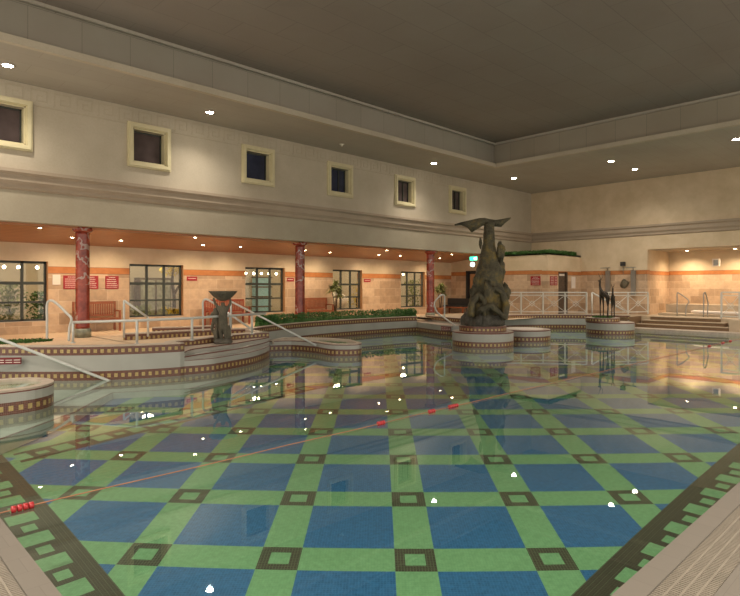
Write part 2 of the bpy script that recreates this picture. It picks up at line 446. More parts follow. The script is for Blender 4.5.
# Greek key frieze
def frieze(name, axis):
    b = MB(); P = .55; z0 = 6.62; h = .34; w = .032
    seq = [(0,0),(0,1),(.78,1),(.78,.22),(.3,.22),(.3,.62),(.52,.62)]
    tail = [(0,0),(1.0,0)]
    n = int(27/P); jj = 0
    for i in range(n):
        o = 1.2 + i*P
        for path in (seq, [(.95,0),(1.0,0)] if False else [(0,0),(-.06,0)]):
            for (a, c), (d, e) in zip(path, path[1:]):
                x0, x1 = sorted((o+a*P*.86, o+d*P*.86)); za, zb_ = sorted((z0+c*h, z0+e*h))
                if axis == 'x': jj += 1; b.box(x0-w/2, x1+w/2, 16.494-.0007*(jj%8), 16.5, za-w/2, zb_+w/2, M['frieze'])
        a, c = o+.0, o+P
        b.box(a, c, 16.485, 16.5, z0-w-.05, z0-.05, M['frieze'])
    return struct(b.build(name))
M['frieze'] = plaster('frieze_plaster', (.405,.345,.255), (.49,.425,.325))
frieze('trim_4', 'x')

# ceilings
LX, LY = 20.95, 13.9
b = MB()
b.box(-2.5, LX+.3, -2.5, LY+.3, 8.1, 8.3, M['ceil'])
struct(b.build('ceiling'), 'dark panelled main ceiling of the pool hall')
b = MB()
b.box(-6, 28.4, LY, 16.5, 7.05, 7.15, M['soffit']); b.box(LX, 28.4, -6, LY, 7.05, 7.15, M['soffit'])
b.box(-4, -1.5, -4, LY, 7.05, 7.15, M['soffit']); b.box(-1.5, LX, -4, -1.5, 7.05, 7.15, M['soffit'])
b.box(-6, LX, LY-.14, LY, 7.0, 7.16, M['plaster']); b.box(LX-.14, LX, -6, LY-.14, 7.0, 7.16, M['plaster'])
b.box(-6, LX+.3, LY+.16, LY+.3, 7.15, 8.1, M['cove_x']); b.box(LX+.1, LX+.3, -6, LY+.1, 7.15, 8.1, M['cove_y'])
b.box(-6, LX+.1, LY+.03, LY+.1, 8.02, 8.1, M['soffit']); b.box(LX+.03, LX+.1, -6, LY+.03, 8.02, 8.1, M['soffit'])
struct(b.build('ceiling_border'), 'lower lit ceiling border with a raised cove and lip')
b = MB()
b.face([(-6,16.8,3.55),(KX,16.8,3.55),(KX,19.4,3.22),(-6,19.4,3.22)], M['wood_soffit'])
b.face([(-6,16.5,3.549),(KX,16.5,3.549),(KX,16.8,3.549),(-6,16.8,3.549)], M['beam'])
b.box(-6, KX, 16.8, 16.86, 3.50, 3.56, M['wood_soffit'])
struct(b.build('ceiling_wood'), 'varnished orange timber boarded ceiling above the window bay')

# ------------------------------------------------------------------ upper small windows
UW = [3.33, 7.0, 10.72, 14.38, 18.04, 21.7]
for i, cx in enumerate(UW):
    b = MB(); h = .64; cz = 5.98; y = 16.5
    for w, d0, d1 in ((.64,.0,.07),(.60,.07,.11)):
        t = .15 if w == .64 else .09
        b.box(cx-w, cx+w, y-d1, y-d0, cz+w-t, cz+w, M['cream_frame']); b.box(cx-w, cx+w, y-d1, y-d0, cz-w, cz-w+t, M['cream_frame'])
        b.box(cx-w, cx-w+t, y-d1, y-d0, cz-w+t, cz+w-t, M['cream_frame']); b.box(cx+w-t, cx+w, y-d1, y-d0, cz-w+t, cz+w-t, M['cream_frame'])
    q = .45
    b.box(cx-q-.05, cx-q, y-.02, y+.02, cz-q, cz+q, M['cream_frame']); b.box(cx+q, cx+q+.05, y-.02, y+.02, cz-q, cz+q, M['cream_frame'])
    b.box(cx-q, cx+q, y-.02, y+.02, cz+q, cz+q+.05, M['cream_frame']); b.box(cx-q, cx+q, y-.02, y+.02, cz-q-.05, cz-q, M['cream_frame'])
    fr = struct(b.build('window_%d' % (i+1)))
    # deep reveal cut: inner lining boxes sit in an opening made by boolean
    b = MB()
    b.box(cx-.45, cx+.45, 16.72, 16.74, cz-.45, cz+.45, M['duskblue'] if i in (2,3) else M['dusk'])
    b.build('pane', fr)
    b = MB()
    for s in (-1, 1): b.box(cx+s*.43-.02, cx+s*.43+.02, 16.68, 16.72, cz-.45, cz+.45, M['dark_frame'])
    b.box(cx-.45, cx+.45, 16.68, 16.72, cz+.41, cz+.45, M['dark_frame']); b.box(cx-.45, cx+.45, 16.68, 16.72, cz-.45, cz-.41, M['dark_frame'])
    if i >= 3: b.box(cx+.08, cx+.12, 16.68, 16.72, cz-.45, cz+.45, M['dark_frame'])
    b.build('window_frame', fr)
# cut the openings into the upper wall by rebuilding it with holes
wl = bpy.data.objects['wall_left']; bpy.data.objects.remove(wl)
b = MB(); x0 = -6.0
for cx in UW:
    b.box(x0, cx-.45, 16.5, 16.8, 3.55, 7.3, M['plaster'])
    b.box(cx-.45, cx+.45, 16.5, 16.8, 3.55, 5.53, M['plaster']); b.box(cx-.45, cx+.45, 16.5, 16.8, 6.43, 7.3, M['plaster']); x0 = cx+.45
b.box(x0, 28.4, 16.5, 16.8, 3.55, 7.3, M['plaster'])
struct(b.build('wall_left'), 'pale upper wall above the wooden soffit with a row of small square windows')
b = MB()
for cx in UW:   # cream lining of each reveal
    for s in (-1, 1): b.box(cx+s*.446-.003, cx+s*.446+.003, 16.5, 16.72, 5.54, 6.42, M['cream_frame'])
struct(b.build('trim_5'))

# ------------------------------------------------------------------ lower windows
for i, (a, c) in enumerate(OP):
    b = MB(); yf = 19.55; w = .07; F = M['dark_frame']; z0, z1 = zb, zt
    b.box(a, c, yf, yf+.06, z1-w, z1, F); b.box(a, c, yf, yf+.06, z0, z0+w, F)
    wd = c - a
    for k2 in range(4):
        x = a + w/2 + (wd-w)*k2/3; b.box(x-w*.55, x+w*.55, yf, yf+.06, z0, z1, F)
    b.box(a, c, yf-.01, yf+.07, z0+.60*(z1-z0)+.02, z0+.60*(z1-z0)+.11, F)
    b.box(a, c, yf-.01, yf+.07, z0+.32*(z1-z0)-.03, z0+.32*(z1-z0)+.03, F)
    fr = struct(b.build('window_%d' % (i+7)))
    b = MB(); b.box(a+.02, c-.02, yf+.025, yf+.035, z0+.02, z1-.02, M['glass']); b.build('pane', fr)
    b = MB(); b.box(c-.012, c-.002, 19.4, yf, z0, z1, M['reveal']); b.box(a, c, 19.4, yf, z0+.001, z0+.012, M['coping'])
    b.build('window_reveal', fr)

# ------------------------------------------------------------------ pool outlines
def smooth(pts, n=5):
    out = []
    for i in range(len(pts)-1):
        p0 = pts[max(i-1,0)]; p1 = pts[i]; p2 = pts[i+1]; p3 = pts[min(i+2,len(pts)-1)]
        for j in range(n):
            t = j/n
            out.append(tuple(.5*((2*p1[q])+(-p0[q]+p2[q])*t+(2*p0[q]-5*p1[q]+4*p2[q]-p3[q])*t*t+(-p0[q]+3*p1[q]-3*p2[q]+p3[q])*t**3) for q in (0,1)))
    out.append(tuple(pts[-1][:2])); return out
def offset(line, d):
    out = []
    for i, p in enumerate(line):
        a = line[max(i-1,0)]; c = line[min(i+1,len(line)-1)]
        tx, ty = c[0]-a[0], c[1]-a[1]; l = math.hypot(tx, ty) or 1
        out.append((p[0]-ty/l*d, p[1]+tx/l*d))
    return out
KT = .65   # kerb top
Bl = smooth([(-1.5,18.0),(.4,15.9),(1.6,14.65),(2.72,13.55),(3.48,12.8),(4.19,12.22),(4.95,11.86),(5.72,11.66)])
Wl = smooth([(5.72,11.66),(6.3,11.6),(6.89,11.78),(7.6,12.06),(8.23,12.48),(8.8,13.0),(9.1,13.44)])
Kl = smooth([(5.72,11.66),(5.95,12.55),(6.65,12.82),(7.4,13.1),(8.1,13.38),(8.6,13.42),(9.1,13.44)])
Dl = smooth([(9.1,13.44),(9.25,14.5),(10.1,15.3),(12.2,16.1),(14.9,16.42),(17.6,16.3),(18.4,16.1)])
Gl = [(18.4,16.1),(17.75,14.35),(17.7,13.7),(18.0,13.2)]
El = smooth([(18.0,13.2),(19.5,13.6),(22.4,14.0),(24.2,12.9),(25.2,11.6),(25.6,10.1)])
def low_band(b, line, top, closed=False, upper=True):
    b.ribbon(line, -.9, 0, M['white'], closed)
    b.ribbon(line, 0, .185, M['band'], closed)
    if upper:
        b.ribbon(line, .185, top-.19, M['white'], closed); b.ribbon(line, top-.19, top-.02, M['band'], closed)
        b.ribbon(line, top-.02, top, M['coping'], closed)
def kerbed(name, line, d, label, top=KT, deck=.5):
    b = MB(); low_band(b, line, top); inn = offset(line, d)
    b.strip(line, inn, top, M['coping'])
    b.ribbon(inn, deck-.2, top-.02, M['band']); b.ribbon(inn, top-.02, top, M['coping'])
    return struct(b.build(name), label)
kerbed('wall_pool', [(p[0], p[1]-.05) for p in Bl[:-1]]+[Bl[-1]], .28, 'white tiled pool wall with gold dotted maroon bands at the left island', .70)
b = MB(); low_band(b, Dl, KT); inn = offset(Dl, .22); b.strip(Dl, inn, KT, M['coping']); b.ribbon(inn, .3, KT, M['coping'])
struct(b.build('wall_pool_rear'), 'long curved white pool wall below the low hedge')
b = MB(); low_band(b, El, KT); inn = offset(El, .3); b.strip(El, inn, KT, M['coping']); b.ribbon(inn, .3, KT, M['coping'])
struct(b.build('wall_pool_far'), 'curved white pool wall carrying the white balustrade')
# step block G in front of the rear deck
b = MB(); low_band(b, Gl, .40, upper=False); b.ribbon(Gl, .185, .40, M['white'])
Gi = [(19.3,16.4),(18.75,14.9),(18.6,14.2),(18.6,13.3)]
b.strip(Gl, Gi, .40, M['coping']); b.ribbon(Gi, .38, .47, M['white']); b.ribbon(Gi, .47, .63, M['band']); b.ribbon(Gi, .63, .65, M['coping'])
Gm = offset(Gl, .16)
b.strip(offset(Gl, .12), offset(Gl, .15), .403, M['maroon'])
Gj = offset(Gi, .35); b.strip(Gi, Gj, .65, M['coping'])
struct(b.build('wall_pool_stair'), 'low step block with a red warning strip beside the rear pool wall')
# stepped island
b = MB(); low_band(b, Wl, .3, upper=False)
nW = len(Wl); b.ribbon(Wl, .185, .30, M['white'])
def lerp_line(A, B, t, z=None):
    n = len(A); return [(A[i][0]+(B[i][0]-A[i][0])*t, A[i][1]+(B[i][1]-A[i][1])*t) for i in range(n)]
S1 = lerp_line(Wl, Kl, .28); S2 = lerp_line(Wl, Kl, .52)
b.strip(Wl, lerp_line(Wl, Kl, .02), .30, M['maroon'], .31)
b.strip(lerp_line(Wl,Kl,.02), S1, .30, M['white']); b.ribbon(S1, .30, .375, M['white']); b.ribbon(S1, .375, .40, M['maroon'])
b.strip(S1, S2, .40, M['white']); b.ribbon(S2, .40, .475, M['white']); b.ribbon(S2, .475, .50, M['maroon'])
b.strip(S2, Kl, .50, M['coping']); b.ribbon(Kl, .49, .63, M['band']); b.ribbon(Kl, .63, KT, M['coping'])
b.strip(Kl, offset(Kl, .25), KT, M['coping'])
struct(b.build('wall_island_steps'), 'curved white tiled steps with maroon nosings around the bowl statue')
# inner ramp kerbs
for nm, pts, lab in (('wall_ramp', [(5.8,15.3),(6.2,15.15),(6.7,15.15),(7.6,15.15),(8.6,15.0),(9.25,14.55)], 'inner ramp kerb with gold dotted maroon band behind the island rail'),
                     ('wall_ramp_rear', [(7.3,17.0),(8.0,16.55),(8.9,16.45),(9.8,16.6)], 'short curved kerb with gold dotted band nearer the benches')):
    ln = smooth(pts); b = MB(); b.ribbon(ln, .45, KT+.0, M['band']); inn = offset(ln, .25)
    b.ribbon(ln, KT, KT+.03, M['coping']); b.strip(ln, inn, KT+.03, M['coping']); b.ribbon(inn, .45, KT+.03, M['coping'])
    struct(b.build(nm), lab)
# decks (floor) : polygon strips from pool line to the wall line
b = MB()
line = Bl + Kl[1:] + Dl[1:]
inn = offset(line, .15)
for p, q in zip(inn, inn[1:]):
    b.face([(p[0],p[1],.5),(q[0],q[1],.5),(q[0],19.5,.5),(p[0],19.5,.5)], M['deck'])
b.face([(18.3,16.3,.5),(19.2,16.4,.5),(19.2,19.5,.5),(18.3,19.5,.5)], M['deck'])
b.face([(17.6,16.5,.495),(18.4,16.1,.495),(19.3,16.4,.495),(19.3,17.6,.495),(17.6,17.6,.495)], M['deck'])
b.box(18.3, 20.2, 16.2, 19.4, 0, .492, M['deck'])
b.face([(18.4,16.1,.39),(18.75,14.9,.39),(19.4,15.5,.39),(19.4,16.6,.39)], M['deck'])
b.face([(19.2,16.4,.5),(18.75,14.9,.5),(18.6,13.4,.5),(25.1,13.4,.5),(25.1,19.5,.5),(19.2,19.5,.5)], M['deck'])
struct(b.build('floor'), 'beige tiled deck between the pool walls and the window wall')
b = MB()
b.face([(19.0,13.6,.58),(22.4,14.2,.58),(24.3,13.05,.58),(25.35,11.7,.58),(25.9,10.15,.58),(32,10.15,.58),(32,17.4,.58),(19.0,17.4,.58)], M['deck2'])
b.box(27.13, 32, 6.49, 10.3, .1, .575, M['deck2']); b.box(26.45, 32, -6, 6.49, .1, .575, M['deck2'])
struct(b.build('floor_terrace'), 'raised terrace floor before the kiosk and spa recess')
b = MB()
for i, (xa, z) in enumerate(((26.5,.26),(26.8,.42),(27.1,.58))):
    yl = (10.15,10.0,9.75)[i]; yr = (6.5,6.7,6.95)[i]; b.box(xa, xa+.6, yr, yl, z-.16, z-.03, M['step']); b.box(xa-.02, xa+.6, yr, yl, z-.03, z+.002, M['deck2'])
b.box(25.7, 26.6, -6, 10.2, -.9, .1, M['coping'])
b.box(25.4, 29, 10.15, 12.4, .0, .575, M['step'])
struct(b.build('floor_steps'), 'three broad brown steps rising from the pool edge to the spa')

# near pool coping and gratings
b = MB(); cw = .15
b.box(1.07-cw, 1.07, 1.47-cw, 9.2, -1.4, .035, M['nearcoping']); b.box(1.07, 26, 1.47-cw, 1.47, -1.4, .035, M['nearcoping'])
b.box(-6, 1.07-cw-.28, -6, 9.0, -.3, .03, M['nearcoping']); b.box(1.07-cw-.28, 28, -6, 1.47-cw-.28, -.3, .03, M['nearcoping'])
struct(b.build('floor_near'), 'pale near pool coping and deck edge at the camera corner')
b = MB()
gy1 = 1.47-cw; gx1 = 1.07-cw
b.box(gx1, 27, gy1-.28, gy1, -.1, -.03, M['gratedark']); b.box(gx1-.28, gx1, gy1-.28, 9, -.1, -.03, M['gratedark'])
x = gx1
while x < 14:
    b.box(x, x+.014, gy1-.275, gy1-.005, -.03, .028, M['grate']); x += .026
y = gy1
while y < 9:
    b.box(gx1-.275, gx1-.005, y, y+.014, -.03, .028, M['grate']); y += .026
for t in (.07, .14, .21):
    b.box(gx1, 14, gy1-t-.006, gy1-t+.006, -.02, .034, M['grate']); b.box(gx1-t-.006, gx1-t+.006, gy1-.28, 9, -.02, .034, M['grate'])
struct(b.build('floor_grating'), 'cream slatted overflow grating along the near pool edges')

# pool floor raised with distance, its shape imitating refraction through the water
def apparent(r, D=1.3):
    lo, hi = .005, 1.5
    for _ in range(40):
        t = (lo+hi)/2; c = math.cos(t)/1.333; tp = math.sqrt(1-c*c)/c
        v = EYE/math.tan(t) + D/tp
        if v > r: lo = t
        else: hi = t
    c = math.cos(lo)/1.333; return D*math.tan(lo)*c/math.sqrt(1-c*c)
b = MB(); vs = []; fs = []; step = .25; nx = int(26.2/step); ny = int(17.0/step)
for j in range(ny+1):
    for i in range(nx+1):
        x = .9+i*step; y = 1.3+j*step
        vs.append((x, y, -apparent(max(1.4, math.hypot(x, y)))))
for j in range(ny):
    for i in range(nx):
        a = j*(nx+1)+i; fs.append((a, a+1, a+nx+2, a+nx+1))
b.idx(vs, fs, M['poolfloor'])
struct(b.build('floor_pool'), 'blue and green checked mosaic pool floor with dark brown squares')
b = MB(); b.face([(1.07,1.47,0),(25.7,1.47,0),(25.7,17.6,0),(1.07,17.6,0)], M['water'])
tag(b.build('pool_water'), 'still clear water surface filling the large swimming pool', 'water', kind='stuff')

# submerged shelves by the island
def fl(u, v, D=1.3):
    a = (u-370)/FOC; t = math.atan((v-HOR)/FOC/math.hypot(1,a)); c = math.cos(t)/1.333; tp = math.sqrt(1-c*c)/c
    r = EYE/math.tan(t)+D/tp; x, y = dirn(u); kk = r/math.hypot(x,y); return (x*kk, y*kk)
b = MB()
for (pp, z) in (([(0,440),(77,412),(95,402),(113,393),(190,389),(262,370),(268,352),(150,365),(0,372)], -.14),
                ([(0,420),(54,404),(75,396),(100,388),(190,381),(262,364),(268,352),(150,365),(0,372)], -.09)):
    P3 = [onZ(u, v, z)[:2] for u, v in pp]
    b.poly(P3, z, M['shelf'] if 'shelf' in M else M['basin_white'])
    L6 = P3[:6]; b.strip(L6, offset(L6, .05), z+.004, M['maroon'])
    b.ribbon(L6, z-.5, z, M['basin_white'])
struct(b.build('floor_shelf'), 'pale submerged steps at the foot of the left island')

# ------------------------------------------------------------------ basins and round islands
def stadium(cx, cy, r, x0, n=16):
    pts = [(x0, cy-r)]
    for k in range(n+1):
        a = -PI/2 + PI*k/n; pts.append((cx+r*math.cos(a), cy+r*math.sin(a)))
    pts.append((x0, cy+r)); return pts
def inset(poly, d):
    cx = sum(p[0] for p in poly)/len(poly); cy = sum(p[1] for p in poly)/len(poly); n = len(poly); out = []
    for i in range(n):
        a = poly[i-1]; c = poly[(i+1) % n]; tx, ty = c[0]-a[0], c[1]-a[1]; l = math.hypot(tx, ty) or 1
        out.append((poly[i][0]-ty/l*d, poly[i][1]+tx/l*d))
    return out
def basin(name, poly, top, rim, label, water=True, cat='basin'):
    c = (sum(p[0] for p in poly)/len(poly), sum(p[1] for p in poly)/len(poly), 0)
    root = thing(name, label, cat, c)
    b = MB(); b.ribbon(poly, -.9, 0, M['white'], True); b.ribbon(poly, 0, .185, M['band'], True); b.ribbon(poly, .185, top-.05, M['white'], True)
    b.ribbon(poly, top-.05, top-.03, M['maroon'], True); b.ribbon(poly, top-.03, top, M['coping'], True)
    w = b.build('basin_wall', root, c)
    inn = inset(poly, rim); b = MB(); b.strip(poly+[poly[0]], inn+[inn[0]], top, M['coping'])
    b.ribbon(inn, top-.12, top, M['coping'], True)
    b.build('rim', root, c)
    b = MB(); b.poly(inn, top-.1, M['basin_white']); b.build('basin_floor', root, c)
    if water:
        b = MB(); b.poly(inn, top-.04, M['water']); b.build('basin_water', root, c)
    return root
basin('plunge_basin', stadium(2.16, 10.48, .66, -2.5), .37, .16, 'round ended white tiled basin at the left edge of the pool')
Cp = [(9.5,14.1),(10.12,13.8),(10.32,12.95),(10.22,12.2),(10.38,11.8),(10.72,11.6),(11.03,11.72),(11.2,12.1)]
Cp = smooth(Cp, 4) + [onZ(350,339.3,.34)[:2], onZ(330,337.8,.34)[:2], onZ(308,337.2,.34)[:2], (10.4,14.6)]
basin('tongue_basin', Cp, .34, .14, 'low tongue shaped basin right of the stepped island where a handrail lands')

# statue pedestal
PC = (15.62, 10.84)
def drum(name, c, tiers, label, cat='pedestal'):
    root = thing(name, label, cat, (c[0], c[1], 0))
    for r, z0, z1, kind in tiers:
        ring = [(c[0]+r*math.cos(2*PI*k/48), c[1]+r*math.sin(2*PI*k/48)) for k in range(48)]
        b = MB()
        if kind == 'low':
            b.ribbon(ring, -.9, 0, M['white'], True); b.ribbon(ring, 0, .185, M['band'], True); b.ribbon(ring, .185, z1-.04, M['white'], True); b.ribbon(ring, z1-.04, z1, M['maroon'], True); nm = 'drum'
        else:
            b.ribbon(ring, z0, z1-.02, M['band'], True); b.ribbon(ring, z1-.02, z1, M['maroon'], True); nm = 'upper_drum'
        b.poly(ring, z1, M['coping']); b.build(nm, root, (c[0],c[1],0))
    return root
drum('statue_pedestal', PC, [(.98,0,.47,'low'),(.76,.47,.65,'up')], 'round white tiled pedestal under the tall bronze whale statue in the pool')
SCt = onZ(531, 330.2, .40)
SCc = (18.28, 10.9)
drum('round_seat', SCc, [(.90,0,.40,'low')], 'low round tiled platform just right of the whale statue pedestal', 'platform')
b = MB(); b.lathe([(0,.401),(.66,.401),(.66,.41),(.58,.42),(0,.42)], M['signtext'], (SCc[0],SCc[1],0)); 
o = b.build('platform_disc', bpy.data.objects['round_seat'], (SCc[0],SCc[1],0))
FC = (23.35, 9.98)
drum('deer_planter', FC, [(.92,0,.48,'low')], 'round white tiled planter island carrying two slender bronze deer', 'planter')
b = MB(); rr = .66; cF = (FC[0]-.25, FC[1]+.2)
ring = [(cF[0]+rr*math.cos(2*PI*k/40), cF[1]+rr*math.sin(2*PI*k/40)) for k in range(40)]
b.ribbon(ring, .48, .65, M['band'], True); b.poly(ring, .65, M['coping'])
b.build('upper_drum', bpy.data.objects['deer_planter'], (FC[0],FC[1],0))

# ------------------------------------------------------------------ foliage helper
def leaves(b, n, fn, size, m, seed=1):
    rnd = random.Random(seed)
    for _ in range(n):
        p = Vector(fn(rnd)); a = Vector((rnd.gauss(0,1), rnd.gauss(0,1), rnd.gauss(0,1))).normalized()
        c = a.cross(Vector((rnd.gauss(0,1), rnd.gauss(0,1), rnd.gauss(0,1)))).normalized()
        s = size*rnd.uniform(.6,1.3)
        b.face([p-a*s, p+c*s*.4, p+a*s, p-c*s*.4], m)
# hedge
hl = offset(smooth([(10.5,15.5),(10.9,15.65),(12.2,16.1),(14.9,16.42),(17.6,16.3),(18.8,16.25)], 6), .42)
b = MB()
def hp(r):
    i = r.randrange(len(hl)-1); t = r.random(); a = hl[i]; c = hl[i+1]
    w = r.uniform(-.2,.2); q = math.sqrt(max(0, 1-(w/.24)**2))
    z = .5 + r.random()*(.47+.05*noise.noise(Vector((i*.9+t, 3, 0))))*(.5+.5*q)
    return (a[0]+(c[0]-a[0])*t, a[1]+(c[1]-a[1])*t+w, z)
leaves(b, 12000, hp, .045, M['hedge'])
core = [(p[0], p[1], .60) for p in hl]; b.tube(core, .17, M['hedge'], 8)
tag(b.build('hedge', None), 'long low clipped green hedge on top of the curved rear pool wall', 'hedge')
# turf on kiosk roof
b = MB()
def tp(r):
    if r.random() < .5: return (r.uniform(KX, KX+2.9), KY+r.uniform(-.06,.3), 3.52+r.random()*.14*(1+.5*noise.noise(Vector((r.random()*9,0,0)))))
    return (KX+r.uniform(-.06,.4), r.uniform(KY, 16.4), 3.52+r.random()*.14)
leaves(b, 5000, tp, .06, M['turf'], 4)
tag(b.build('roof_turf'), 'strip of green artificial turf spilling over the roof edge of the kiosk block', 'turf')
b = MB()
for cx, cy, rx_, ry_ in ((3.5,16.5,.95,.35),(18.9,16.9,.5,.25)):
    leaves(b, 1500, lambda r: (lambda a, q: (cx+rx_*q*math.cos(a), cy+ry_*q*math.sin(a), .50+r.random()*.06))(r.random()*2*PI, math.sqrt(r.random())), .04, M['turf'], 5)
    if cx < 5:
        tag(b.build('turf_patch'), 'patch of green turf on the deck at the far left behind the pool wall', 'turf')
    else:
        tag(b.build('turf_patch'), 'small green turf patch at the foot of the third red column', 'turf')
    b = MB()

# ------------------------------------------------------------------ columns
def column(label, x, y):
    root = thing('marble_column', label, 'column', (x, y, .5), 0, 'red marble columns')
    b = MB(); b.lathe([(.185,.24),(.18,.3),(.178,2.85),(.185,2.92)], M['marble']); b.build('shaft', root)
    b = MB(); b.lathe([(.185,2.9),(.24,2.95),(.26,2.98),(.26,3.05)], M['marble']); b.build('capital', root)
    b = MB(); b.lathe([(.22,0),(.22,.2),(.19,.25)], M['pedbase']); b.build('column_base', root)
    return root
M['pedbase'] = plain('grey_green_base', (.22,.22,.16), .5, 0, .4, 7)
c1 = column('red marble column nearest the camera, standing in front of the first bench', 5.33, 16.98)
dup(c1, (12.85, 16.98, .5), 0, 'red marble column in the middle, rising behind the low hedge')
dup(c1, (20.05, 16.75, .49), 2.1, 'farthest red marble column, by the curled stair handrail')

# ------------------------------------------------------------------ lights : downlights
def downlight(label, x, y, z, group, warm, cone, power, r=.09, tilt=0, name='ceiling_downlight'):
    root = thing(name, label, 'downlight', (x, y, z), 0, group)
    b = MB(); b.lathe([(r+.03,-.004),(r+.035,-.012),(r,-.018)], M['trimring']); ring = b.build('trim_ring', root)
    b = MB(); b.lathe([(r*.9,-.014),(r*.9,-.02),(r*.5,-.024)], M['lampw'] if warm else M['lamp']); b.build('lens', ring)
    ld = bpy.data.lights.new('lamp', 'SPOT'); ld.energy = power; ld.spot_size = math.radians(cone); ld.spot_blend = 1.0
    ld.shadow_soft_size = .08; ld.color = (1,.78,.52) if warm else (1,.90,.76)
    lo = bpy.data.objects.new('lamp', ld); COL.objects.link(lo); lo.parent = root; lo.location = (0,0,-.05); lo.rotation_euler = (tilt,0,0)
    return root
top = [(3.2,15.37,'left wall border light nearest the camera above the first square window'),
       (8.33,15.37,'ceiling border light between the second and third square windows'),
       (18.44,15.21,'ceiling border light above the fifth square window'),
       (23.69,14.67,'ceiling border light close to the far corner of the room'),
       (23.34,9.93,'ceiling border light, left one of the close pair over the right wall'),
       (25.68,9.88,'ceiling border light, right one of the close pair over the right wall'),
       (23.0,5.43,'ceiling border light at the right edge of the photograph')]
for x, y, lab in top: downlight(lab, x, y, 7.05, 'cool downlights in the ceiling border', False, 150, 480, .12, math.radians(-14) if y > 14 else 0)
for x, y, q in ((-2.6,2,'near left'),(-2.6,7,'middle left'),(-2.6,11.5,'far left'),(2.5,-2.6,'nearest'),(7,-2.6,'second'),(12,-2.6,'third'),(17,-2.6,'fourth'),(23,1.0,'right')):  # unseen lamps added behind the camera to brighten the pool floor
    downlight('unseen border light added on the near side to brighten the pool, %s one' % q, x, y, 7.05, 'added border lights out of view on the near side', False, 165, 1500, .12)
b = MB(); b.lathe([(.09,-.002),(.09,-.02),(.03,-.05),(.03,-.09),(.001,-.09)], M['trimring'], (13.61,15.5,7.05), 16)
tag(b.build('sprinkler_head'), 'small unlit ceiling sensor between border lights above the fourth square window', 'sensor')
def zs(y): return 3.55 - (y-16.8)*(.33/2.6)
def soffit_at(u, v):
    lo, hi = 10., 45.
    for _ in range(50):
        d = (lo+hi)/2; x, y, z = atD(u, v, d)
        if z > zs(y): hi = d
        else: lo = d
    return x, y, z
bpx = [(72,237,'above the first bench'),(121,240,'left of the second window'),(203,244.5,'above the second bench'),(240.5,246.5,'left of the third window'),(305,250,'above the third bench'),(330,252,'left of the fourth window'),(379,254.5,'between the fourth and fifth windows'),(400,255.5,'left of the fifth window'),(440,258,'in the corner above the olive plant')]
for u, v, q in bpx:
    x, y, z = soffit_at(u, v)
    downlight('warm timber ceiling spotlight near the window wall ' + q, x, y, z, 'warm spotlights in the timber ceiling', True, 125, 150, .05, math.radians(22), 'soffit_spotlight')
for u, v, q in [(40,227.5,'left of the nearest red column'),(195,237,'between the first two columns'),(305,244.6,'just right of the middle red column'),(387,250,'between the middle and far columns'),(452,254,'right of the far red column')]:
    x, y, z = soffit_at(u, v)
    downlight('warm timber ceiling spotlight at the beam edge ' + q, x, y, z, 'warm spotlights in the timber ceiling', True, 140, 130, .05, math.radians(10), 'soffit_spotlight')
for u, v, q in ((687,247.5,'left'),(735,244.5,'right')):
    p = onZ(u, v, 3.66); x = 30.4; y = x/dirn(u)[0]*dirn(u)[1]
    downlight('warm spa recess spotlight, the %s one of two over the spa' % q, x, y, 3.68, 'spa recess spotlights', True, 150, 420, .07, 0, 'recess_spotlight')

# ------------------------------------------------------------------ big bronze whale statue
D0 = math.hypot(*PC)
px = 572/ (PC[0]*FW[0]+PC[1]*FW[1])
rv = Vector((RT[0], RT[1], 0)); fv = Vector((FW[0], FW[1], 0)); uc = 370 + FOC*(PC[0]*RT[0]+PC[1]*RT[1])/(PC[0]*FW[0]+PC[1]*FW[1])
def SP(u, v, dd=0):   # statue frame: across, depth, height
    return rv*((u-uc)/px) + fv*dd + Vector((0,0, EYE-(v-HOR)/px - .65))
st = thing('whale_statue', 'tall weathered bronze statue of diving whales with tail flukes on top', 'statue', (PC[0], PC[1], .65))
def loft(b, rings, m, n=28, amp=.1, fr=2.0, seed=0):
    vs = []; fs = []
    for (c, rx, ry) in rings:
        for k in range(n):
            a = 2*PI*k/n; d = rv*math.cos(a)*rx + fv*math.sin(a)*ry
            p = c + d; q = noise.noise(Vector((p.x*fr, p.y*fr, p.z*fr*.6)) + Vector((seed,0,0)))
            q2 = noise.noise(Vector((p.x*6, p.y*6, p.z*3)) + Vector((seed,3,0)))
            vs.append(c + d*(1+amp*q*2+amp*.6*q2))
    m_ = len(rings)
    for i in range(m_-1):
        for k in range(n):
            k2 = (k+1) % n; fs.append((i*n+k, i*n+k2, (i+1)*n+k2, (i+1)*n+k))
    fs += [tuple(reversed(range(n))), tuple((m_-1)*n+k for k in range(n))]
    b.idx(vs, fs, m)
prof = [(318,469,501),(311,468,502),(304,468,501),(297,470,502),(290,471,502),(283,474,502),(276,476,501),(268,478,500),(260,480,498),(252,481.5,497),(244,483,495.5),(237,484,494.5),(230,484.5,493.5),(224,484,494),(221,484.5,493.5)]
rings = []
for i in range(len(prof)-1):
    for t in (0, .33, .66):
        v = prof[i][0]*(1-t)+prof[i+1][0]*t; a = prof[i][1]*(1-t)+prof[i+1][1]*t; c = prof[i][2]*(1-t)+prof[i+1][2]*t
        w = (c-a)/2/px; rings.append((SP((a+c)/2, v), w, w*.85))
b = MB(); loft(b, rings, M['bronze'], n=48, amp=.17, fr=2.6); b.build('whale_body', st)
